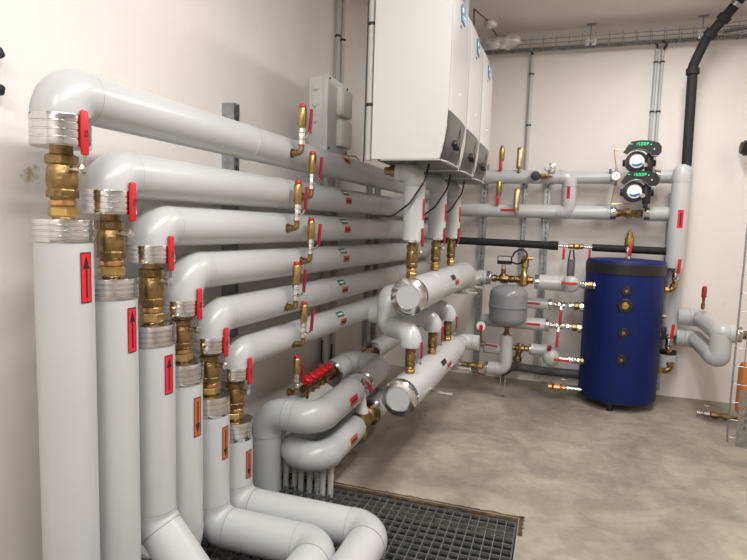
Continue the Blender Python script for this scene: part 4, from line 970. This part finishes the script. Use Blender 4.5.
# low fittings between vessel and tank
zk = (-0.2449, 5.4000, 0.4115)[2]
o = V(((-0.3725, 5.3800, 0.4125)[0], 5.38, zk))
t = thing('filling_valve', 'aged brass pressure valve with hanging bowl right of the pipe under the grey vessel', 'valve', o)
MB().lathe(o, (1, 0, 0), [(.018, 0), (.026, .006), (.026, .035), (.02, .04), (.03, .05), (.034, .08), (.03, .12), (.02, .125), (.026, .13), (.026, .16), (.018, .165), (.018, .19), (.024, .195), (.024, .23), (.016, .235)], 10).lathe(o+V((.082, 0, .04)), (-.12, 0, -1), [(.022, 0), (.034, .01), (.034, .08), (.026, .09), (.026, .12), (.04, .13), (.042, .16), (.03, .175)], 14).build('valve_body', 'brass', t)
xk = (-0.1812, 5.3800, 0.4316)[0]
t = thing('insulated_pipe', 'grey insulated pipe curving forward to a rounded end low on the left of the tank', 'pipe', (xk, 5.38, zk))
MB().cyl((xk-.06, 5.38, zk), (xk+.0, 5.38, zk), .018, 12).build('chrome_tail', 'chrome', t)
xk2 = (-0.0149, 5.3000, 0.3712)[0]
run(t, [V((xk-.005, 5.38, zk)), V((xk2, 5.38, zk)), V((xk2+.005, 5.27, zd-.01))], .052, .06, 28, ring=False)
MB().sphere((xk2+.01, 5.28, zd), .078, (1, .9, 1), 24, 14).build('rounded_end', 'elbow', t)
st_ = MB().cyl((xk2-.01, 5.26, zd+.07), (xk2-.01, 5.24, zd+.11), .02, 6).build('red_tag', 'redd', t)
collar(t, (xk+.005, 5.38, zk), (-1, 0, 0), .048, .03)
MB().cyl((xk2+.06, 5.27, zd), ((0.1500, 5.2600, 0.3608)[0], 5.27, zd), .02, 12).build('chrome_tail', 'chrome', t)
# drain pipes by the floor
t = thing('drain_pipe', 'dark grey drain pipe running low along the back wall behind the vessel and tank', 'pipe', (-0.4403, 5.7000, 0.0927))
MB().tube([(-0.4911, 5.7350, 0.0469), (-0.3766, 5.7350, 0.1432), (-0.0550, 5.7350, 0.1280), (0.8081, 5.7350, 0.1389)], .042, .05, 20).build('pipe', 'dgrey', t)
MB().lathe((-0.3766, 5.7350, 0.1432), (1, 0, -.02), [(.042, 0), (.047, .002), (.047, .05), (.042, .052)], 20).build('socket', 'dgrey', t)
o = V((-0.0160, 5.2500, 0.1120)); o2 = V((0.2842, 5.2500, 0.1121))
t = thing('drain_valve', 'brass and chrome drain valve lying near the floor at the left foot of the tank', 'valve', o)
d = o2-o; d.normalize()
MB().lathe(o, d, [(.014, 0), (.030, .004), (.030, .03), (.022, .034), (.036, .05), (.036, .10), (.022, .105), (.026, .12), (.026, .15), (.017, .155)], 10).build('valve_body', 'copper', t, sharp=20)
MB().lathe(o+d*.155, d, [(.017, 0), (.024, .004), (.024, .03), (.016, .034), (.016, (o2-o).length-.155+.05)], 12).build('chrome_pipe', 'chrome', t)
MB().cyl(o+d*.13, o+d*.13+V((0, 0, .07)), .010, 10).box(o+d*.13+V((0, 0, .075)), (.05, .012, .012), bev=.003).build('tee_handle', 'chrome', t)

# ------------------------------------------------------------------ blue tank
TR = .321
TC = V(((0.5658, 5.3600, 0.6643)[0], 5.36, 0))
ztop = (0.5191, 5.3600, 1.2770)[2]; zbot = .075
t = thing('storage_tank', 'big blue cylindrical hot water tank with black top band and four ports', 'tank', TC)
MB().lathe(TC, (0, 0, 1), [(TR-.03, zbot), (TR-.004, zbot+.004), (TR, zbot+.02), (TR, ztop-.10)], 64).build('blue_jacket', 'tank', t)
MB().lathe(TC, (0, 0, 1), [(TR-.004, ztop-.105), (TR+.005, ztop-.10), (TR+.006, ztop-.015), (TR, ztop-.010)], 64).build('black_band', 'black', t)
MB().lathe(TC, (0, 0, 1), [(TR-.002, ztop-.02), (TR-.002, ztop), (TR-.012, ztop+.014), (TR*.6, ztop+.022), (.001, ztop+.024)], 64).build('blue_lid', 'tank', t, sharp=50)
MB().lathe(TC+V((0, 0, .02)), (0, 0, 1), [(TR-.03, .04), (TR-.03, .056)], 48).build('base_plate', 'black', t)
for a in (255, 15, 135):
    a = math.radians(a); MB().lathe(TC+V((math.cos(a)*(TR-.06), math.sin(a)*(TR-.06), 0)), (0, 0, 1), [(.030, 0), (.030, .01), (.022, .012), (.022, .065)], 14).build('foot', 'black', t)
MB().box(TC+V((-math.cos(.95)*(TR+.0), -math.sin(.95)*(TR+.0), (zbot+ztop)/2-.05)), (.006, .010, ztop-zbot-.12), Matrix.Rotation(.95, 3, 'Z')).build('jacket_seam', 'tank', t, smooth=False)
for k, (q, rr, gg) in enumerate((((622, 291), .042, .016), ((621, 306), .060, .032), ((619.5, 333), .042, .016), ((617, 360), .042, .015))):
    zz = [(0.5186, 5.0200, 1.0471)[2], (0.5197, 5.0200, 0.9217)[2], (0.5278, 5.0200, 0.6949)[2], (0.5207, 5.0200, 0.4644)[2]][k]
    n = (V((0, 0, 0))-V((TC.x, TC.y, 0))).normalized(); a_ = math.radians(4); n = Matrix.Rotation(a_, 3, 'Z') @ n
    o = V((TC.x, TC.y, zz))+n*(TR-.004)
    g = MB().lathe(o, n, [(rr, 0), (rr, .008), (rr*.86, .016), (gg*1.05, .016), (gg*1.05, .012)], 28).build('port_ring', 'black', t)
    MB().lathe(o, n, [(gg*1.02, 0), (gg*1.02, .014), (gg*.8, .022), (gg*.45, .022), (gg*.4, .026)], 6 if k != 1 else 20).build('brass_plug', 'brassb', g, sharp=20)
o = V((TC.x+.015, 5.36, ztop+.02))
t = thing('air_vent_valve', 'brass air vent with red lever standing on top of the blue tank', 'valve', o)
MB().lathe(o, (0, 0, 1), [(.03, 0), (.03, .015), (.016, .02), (.016, .05), (.024, .06), (.024, .10), (.018, .11)], 10).build('valve_body', 'chrome', t)
MB().lathe(o+V((0, 0, .11)), (0, 0, 1), [(.02, 0), (.036, .01), (.04, .03), (.037, .08), (.026, .09), (.026, .12), (.012, .13), (.012, .15)], 18).build('vent_body', 'brassb', t)
MB().box(o+V((.008, -.045, .085)), (.026, .012, .11), bev=.004).build('red_lever', 'red', t, sharp=60)

# right side of the tank: elbow fittings and valves
o = V((0.9843, 5.4000, 1.0640)); tr = V((TC.x+TR-.01, 5.36, 0))
def elbow_conn(label, z, xo, zt_, m='brass', r=.024):
    t = thing('brass_elbow', label, 'fitting', (tr.x, 5.36, z))
    MB().tube([(tr.x, 5.40, z), (xo, 5.43, z), (xo, 5.43, zt_)], r, .045, 16).build('elbow', m, t)
    MB().lathe((tr.x+.01, 5.40, z), (1, .3, 0), [(r, 0), (r+.014, .002), (r+.014, .03), (r, .034)], 8).build('hexagon_nut', 'brassb', t, sharp=20)
    MB().lathe((xo, 5.43, zt_-.03), (0, 0, 1), [(r, 0), (r+.012, .002), (r+.012, .028), (r, .03)], 8).build('hexagon_nut', 'brassb', t, sharp=20)
xo = (0.9770, 5.4300, 1.0254)[0]
elbow_conn('upper brass elbow from the right side of the tank to a red-levered valve', (0.9237, 5.4000, 1.0425)[2], xo, (0.9794, 5.4300, 1.0957)[2])
ball_valve('valve with red lever right under the thick vertical pipe with the red sticker', V((xo, 5.43, (0.9794, 5.4300, 1.0957)[2])), (0, 0, 1), .13, .028, (.1, -1, 0), (.05, 0, 1), .17, .026, None, bm='chrome', nut='brassb', reach=.05, at=.4)
xo2 = (0.9690, 5.4300, 0.5093)[0]
ball_valve('valve with red lever at the lower right side of the blue tank', V((xo2, 5.42, (0.9686, 5.4200, 0.4934)[2])), (0, 0, 1), .16, .030, (.1, -1, 0), (.05, 0, 1), .17, .026, None, bm='chrome', nut='brassb', reach=.05, at=.55)
t = thing('insulated_pipe', 'short grey capped stub with brass elbow at the lower right foot of the tank', 'pipe', V((0.9834, 5.4800, 0.4277)))
a = V((0.9835, 5.5000, 0.4688)); MB().lathe(a, (0, 0, -1), [(.05, 0), (.075, .012), (.075, .12), (.06, .17), (.03, .185)], 28).build('sleeve', 'sleeve', t)
MB().lathe(a+V((0, 0, .004)), (0, 0, 1), [(.07, -.01), (.07, .02), (.04, .022)], 28).build('black_ring', 'black', t)
elbow_conn('lower brass elbow from the right foot of the blue tank', (0.9464, 5.4000, 0.3247)[2], (0.9778, 5.4000, 0.3283)[0]+.02, (0.9771, 5.4300, 0.4022)[2])
t = thing('sensor_plug', 'small brass plug between the elbows on the right side of the tank', 'fitting', V((0.8890, 5.3700, 0.8153)))
MB().lathe(V((0.8812, 5.3700, 0.8147)), (1, -.3, 0), [(.02, 0), (.026, .004), (.026, .02), (.014, .024), (.014, .04)], 8).build('plug', 'brassb', t, sharp=20)
t = thing('sensor_block', 'black sensor block beside the tank at the red-levered valve', 'fitting', V((0.9131, 5.4000, 0.6618)))
MB().box(V((0.9131, 5.4000, 0.6618)), (.05, .05, .11), bev=.008).build('block', 'black', t, sharp=50)

# ------------------------------------------------------------------ pipes to the right of the tank
yc = 4.95
zc1 = (1.1327, 5.6200, 0.7886)[2]; zc2 = (1.1476, 5.6200, 0.5979)[2]
xa1 = (1.2198, 5.6200, 0.7958)[0]; xa2 = (1.1874, 5.6200, 0.6017)[0]
f1 = V((1.2523, 4.9800, 0.8243)); f2 = V((1.2284, 4.9800, 0.5253))
t = thing('insulated_pipe', 'grey pipe right of the tank carrying a red-topped thermometer', 'pipe', (xa1, 5.6, zc1))
run(t, [V((xg+.06, 5.62, zc1)), V((xa1+.02, 5.62, zc1)), V((f1.x-.01, 4.98, zc1-.02)), V((f1.x+.06, 4.98, zc1-.02))], .076, .08, 28)
t = thing('insulated_pipe', 'grey insulated arm ending in a shiny collar at the right edge of the photo', 'pipe', (f1.x, 4.98, zc1))
xr2 = (1.3498, 4.9800, 0.8012)[0]
run(t, [V((f1.x+.03, 4.98, zc1-.02)), V((xr2, 4.98, zc1-.02))], .072, .08, 28, ring=False); collar(t, (xr2, 4.98, zc1-.02), (1, 0, 0), .06, .035)
t = thing('insulated_pipe', 'grey pipe right of the tank curving like a U, small red mark on it', 'pipe', (xa2, 5.6, zc2))
zlow = f2.z+.05
run(t, [V((xg+.06, 5.62, zc2)), V((xa2+.03, 5.62, zc2)), V((f1.x-.03, 5.0, zlow)), V((f1.x+.0, 4.98, zlow)), V((f1.x+.0, 4.98, zc1-.03))], .078, .085, 28)
mk = V((1.2184, 5.5000, 0.6005)); MB().box(mk+V((0, -.035, 0)), (.035, .004, .02)).build('sticker', 'redst', t, smooth=False)
o = V((1.1978, 5.3800, 0.9255))
t = thing('thermometer', 'thermometer with dark red head standing on the right insulated pipe', 'thermometer', o)
MB().lathe(o-V((0, 0, .03)), (0, 0, 1), [(.012, 0), (.016, .03), (.016, .05), (.010, .055), (.013, .10)], 8).build('brass_stem', 'brass', t, sharp=20)
MB().lathe(o+V((0, 0, .07)), (0, 0, 1), [(.014, 0), (.020, .005), (.020, .08), (.013, .10)], 12).build('red_head', 'redd', t)
xw = xr2+.04
t = thing('filter_valve', 'brass valve at the right edge where the insulated arm ends', 'valve', (xw, 4.98, zc1))
MB().lathe((xw, 4.98, zc1-.02), (1, 0, 0), [(.025, 0), (.035, .006), (.035, .04), (.025, .045), (.04, .06), (.045, .10), (.04, .15), (.03, .16), (.03, .3)], 10).lathe((xw+.1, 4.98, zc1+.12), (0, 0, -1), [(.02, 0), (.03, .02), (.03, .28), (.02, .32)], 12).build('valve_body', 'brass', t)
MB().box((xw+.1, 4.96, zc1-.20), (.06, .06, .12), bev=.01).build('black_bowl', 'black', t, sharp=50)
# orange part, wire mesh
o = V((1.4258, 5.0000, 0.2847))
t = thing('filter_housing', 'orange-brown plastic cylinder standing behind the steel rail at the right edge', 'housing', (o.x+.05, 5.0, 0))
MB().lathe((o.x+.06, 5.0, .14), (0, 0, 1), [(.07, 0), (.085, .02), (.085, .37), (.07, .40), (.03, .41), (.03, .48)], 24).build('housing_shell', 'orange', t)
MB().lathe((o.x+.06, 5.0, .0), (0, 0, 1), [(.05, 0), (.05, .15)], 16).build('foot', 'dgrey', t)
m0, m1 = V((1.2796, 4.6739, 0.0000)), V((1.3227, 4.4943, 0.0000))
t = thing('wire_mesh_tray', 'upright galvanised wire mesh cable tray at the right edge of the photo', 'cable tray', (m0.x, m0.y, 0))
HT = (1.2121, 4.6000, 1.9246)[2]
MX = V((m0.x, m0.y, 0)); ux = V((.23, -.05, 0)); uy = V((.02, .10, 0))
for k, c in enumerate((V((0, 0, 0)), uy, ux*.25, ux*.55, ux*.85, ux, ux+uy)):
    MB().cyl(MX+c+V((0, 0, .0)), MX+c+V((0, 0, HT)), .0032, 6).build('long_wire', 'galv', t)
z = .04
while z < HT:
    MB().tube([MX+uy+V((0, 0, z)), MX+V((0, 0, z)), MX+ux+V((0, 0, z)), MX+ux+uy+V((0, 0, z))], .003, .01, 6, n=3).build('cross_wire', 'galv', t); z += .135
o = V((1.4453, 5.6000, 2.2751))
t = thing('wall_device', 'black device at the right edge of the photo, high beside the wall', 'device', o)
MB().lathe(o+V((.05, .0, 0)), (-1, 0, 0), [(.05, 0), (.065, .01), (.065, .05), (.05, .06), (.05, .075), (.03, .08)], 18).build('body', 'black', t)
MB().box(o+V((.07, 0, -.10)), (.05, .08, .12), bev=.01).build('lower_part', 'black', t, sharp=50)
MB().cyl(o+V((.07, 0, 0)), o+V((.07, BY-o.y, 0)), .02, 12).build('wall_arm', 'black', t)
# floor valve right of the tank
o = V((1.1881, 5.2460, 0.0350)); o2 = V((1.4243, 5.2145, 0.0350)); d = (o2-o).normalized()
t = thing('drain_valve', 'chrome drain valve with a brass end lying on the floor right of the tank', 'valve', o)
MB().lathe(o, d, [(.012, 0), (.024, .004), (.024, .03), (.016, .034), (.016, .05), (.028, .06), (.028, .10), (.018, .105)], 10).build('valve_body', 'chrome', t, sharp=20)
MB().lathe(o+d*.105, d, [(.018, 0), (.030, .004), (.030, .05), (.020, .055), (.020, .09), (.028, .092), (.028, .12), (.016, .125), (.016, .5)], 10).build('brass_end', 'brass', t, sharp=20)
MB().cyl(o+d*.08, o+d*.08+V((0, 0, .06)), .009, 10).box(o+d*.08+V((0, 0, .065)), (.05, .012, .010), bev=.003).build('tee_handle', 'chrome', t)

# ------------------------------------------------------------------ conduits and cable basket on the back wall
def vconduit(label, xt, xb_, zt_, zb__, clips, r=.014, m='pgrey', group=None):
    a = V((xt, BY-.02, zt_)); b = V((xb_, BY-.02, zb__))
    return conduit(label, [a, b], r, [a.lerp(b, c) for c in clips], m=m, group=group)
ZT = 3.215
xq1 = (-0.3520, 5.7700, 2.7767)[0]
vconduit('thin grey conduit down the back wall beside the farthest boiler', xq1, xq1, ZT-.02, 1.0, (.08, .30, .56), .019)
xq2, xq3 = (0.7339, 5.7700, 2.7801)[0], (0.7834, 5.7700, 2.7781)[0]
vconduit('left of the two thin conduits running down the back wall to the pumps', xq2, xq2, ZT, 2.0, (.12, .48), .015, group='conduits above the pumps')
vconduit('right of the two thin conduits running down the back wall to the pumps', xq3, xq3, ZT, 2.0, (.12, .48), .015, group='conduits above the pumps')
ct = thing('cable_tray', 'wire basket cable tray under the ceiling along the back wall', 'cable tray', (-.7, 5.62, ZT))
TX0, TX1, TY0, TY1 = -.85, 1.95, 5.61, 5.73
for (yy, zz) in ((TY0, ZT), (TY0+.04, ZT), (TY0+.08, ZT), (TY1, ZT), (TY0, ZT+.075), (TY1, ZT+.075)):
    MB().cyl((TX0, yy, zz), (TX1, yy, zz), .003 if zz == ZT else .0045, 6).build('long_wire', 'galv', ct)
x = TX0+.02
while x < TX1:
    MB().tube([(x, TY0, ZT+.078), (x, TY0, ZT), (x, TY1, ZT), (x, TY1, ZT+.14)], .003, .012, 6, n=3).build('cross_wire', 'galv', ct); x += .115
for xx in ((0.1607, 5.5000, 3.2026)[0], (1.0717, 5.5000, 3.1889)[0]):
    o = V((xx, TY0-.008, ZT+.03)); s_ = thing('tray_bracket', ('steel coupling plate on the middle of the cable tray' if xx < .8 else 'steel hanger coupling of the cable tray beside the black vent pipe'), 'bracket', o)
    MB().box(o+V((-.03, 0, 0)), (.035, .006, .085)).box(o+V((.03, 0, 0)), (.035, .006, .085)).box(o, (.10, .004, .02)).build('plate', 'galv', s_, smooth=False)
    for q in (-.03, .03):
        MB().lathe(o+V((q, -.003, .02)), (0, -1, 0), [(.012, 0), (.012, .008)], 6).lathe(o+V((q, -.003, -.02)), (0, -1, 0), [(.012, 0), (.012, .008)], 6).build('bolt', 'chrome', s_, sharp=20)
    MB().cyl(o+V((.0, .09, -.03)), V((o.x, o.y+.09, CZ)), .005, 8).box(V((o.x, o.y+.09, CZ-.004)), (.08, .05, .008)).build('hanger_rod', 'galv', s_, smooth=False)
def cable(label, pts, r=.008): return tag(MB().tube(pts, r, .05, 8).build('black_cable', 'black'), label, 'cable')
cable('thick black cable lying along the wall side of the ceiling cable tray', [(-.9, TY0+.09, ZT+.010), (.2, TY0+.088, ZT+.008), (1.9, TY0+.09, ZT+.010)], .013)
cable('second black cable lying in the middle of the ceiling cable tray', [(-.9, TY0+.05, ZT+.012), (.7, TY0+.055, ZT+.012), (1.9, TY0+.05, ZT+.012)], .009)
cable('black cable leaving the tray into the conduit beside the farthest boiler', [(xq1-.12, TY0+.09, ZT+.012), (xq1-.01, TY0+.115, ZT+.012), (xq1, BY-.02, ZT-.01), (xq1, BY-.02, ZT-.09)], .012)
cable('black cable leaving the tray into the left pump conduit', [(xq2-.06, TY0+.09, ZT+.01), (xq2, TY1, ZT+.0), (xq2, BY-.02, ZT-.03), (xq2, BY-.02, ZT-.07)], .009)
cable('black cable leaving the tray into the right pump conduit', [(xq3-.02, TY0+.03, ZT-.004), (xq3+.03, TY1, ZT-.005), (xq3, BY-.02, ZT-.04), (xq3, BY-.02, ZT-.09)], .012)
x = TX0+.1
k = 0
while x < TX1-.1:
    MB().torus((x, TY0+.089, ZT+.006), (1, 0, .1), .015, .004, 10, 5).build('cable_tie', 'black', ct); x += .21+.05*(k % 2); k += 1
# branch of the tray curving forward at the right
t = thing('cable_tray', 'curved wire basket branch turning forward at the upper right corner', 'cable tray', (1.2, 5.4, ZT))
arc = [(1.15, 5.50), (1.35, 5.42), (1.52, 5.28), (1.62, 5.08), (1.68, 4.8), (1.70, 4.4), (1.70, 3.6)]
for off, zz in ((0, 0), (.06, 0), (.12, 0), (0, .055), (.12, .055)):
    MB().tube([(x+off*.9, y+off*.7, ZT+zz) for x, y in arc], .0035, .1, 6, n=3).build('long_wire', 'galv', t)
for x, y in arc: MB().tube([(x, y, ZT+.058), (x, y, ZT), (x+.11, y+.085, ZT), (x+.11, y+.085, ZT+.058)], .003, .01, 6, n=3).build('cross_wire', 'galv', t)
MB().box((1.62, 5.1, CZ-.08), (.004, .03, .16)).build('hanger', 'galv', t, smooth=False)
cable('black cable following the curved tray branch at the upper right', [(x+.05, y+.03, ZT+.012) for x, y in arc], .011)
# crumpled clear plastic wrap round the tray end
def wrap(label, c, s, seed):
    m = MB(); m.sphere(c, s, (1.25, .8, .75), 22, 16)
    for v in m.bm.verts:
        d = (v.co-V(c)); n = noise.noise(v.co*14+V((seed, 0, 0)))+.6*noise.noise(v.co*34+V((0, seed, 0)))
        v.co = V(c)+d*(1+.42*n)
    tag(m.build('plastic_wrap', 'foil', sharp=180), label, 'plastic bag')
wrap('crumpled clear plastic bag stuffed into the left end of the ceiling cable tray', (-0.5889, 5.4800, 3.2567), .092, 1)
wrap('smaller crumpled plastic bag above the tray beside the middle boiler', (-0.6700, 5.0000, 3.2555), .05, 7)
wrap('crumpled plastic bag between the farthest boiler and the tray end', (-0.6953, 5.4600, 3.2401), .07, 4)

cable('dark cable running from the top of the middle boiler to the small plastic bag', [(-.60, 3.75, 2.74), (-0.6982, 4.3000, 3.1322), (-0.6900, 4.9500, 3.2729), (-0.6667, 5.5000, 3.3131)], .006)
# white wrinkled tape at the foot of the third drop pipe
tp = V((-A+.03, 1.734, .28))
m = MB(); m.sphere(tp+V((-.03, -.045, .0)), .055, (1.1, .7, 1.0), 20, 14)
for v in m.bm.verts:
    d_ = v.co-(tp+V((-.03, -.045, 0))); v.co = tp+V((-.03, -.045, 0))+d_*(1+.25*noise.noise(v.co*40))
tag(m.build('insulation_tape', 'white', sharp=180), 'wrinkled white tape wad at the foot of the third nearest drop pipe', 'tape')
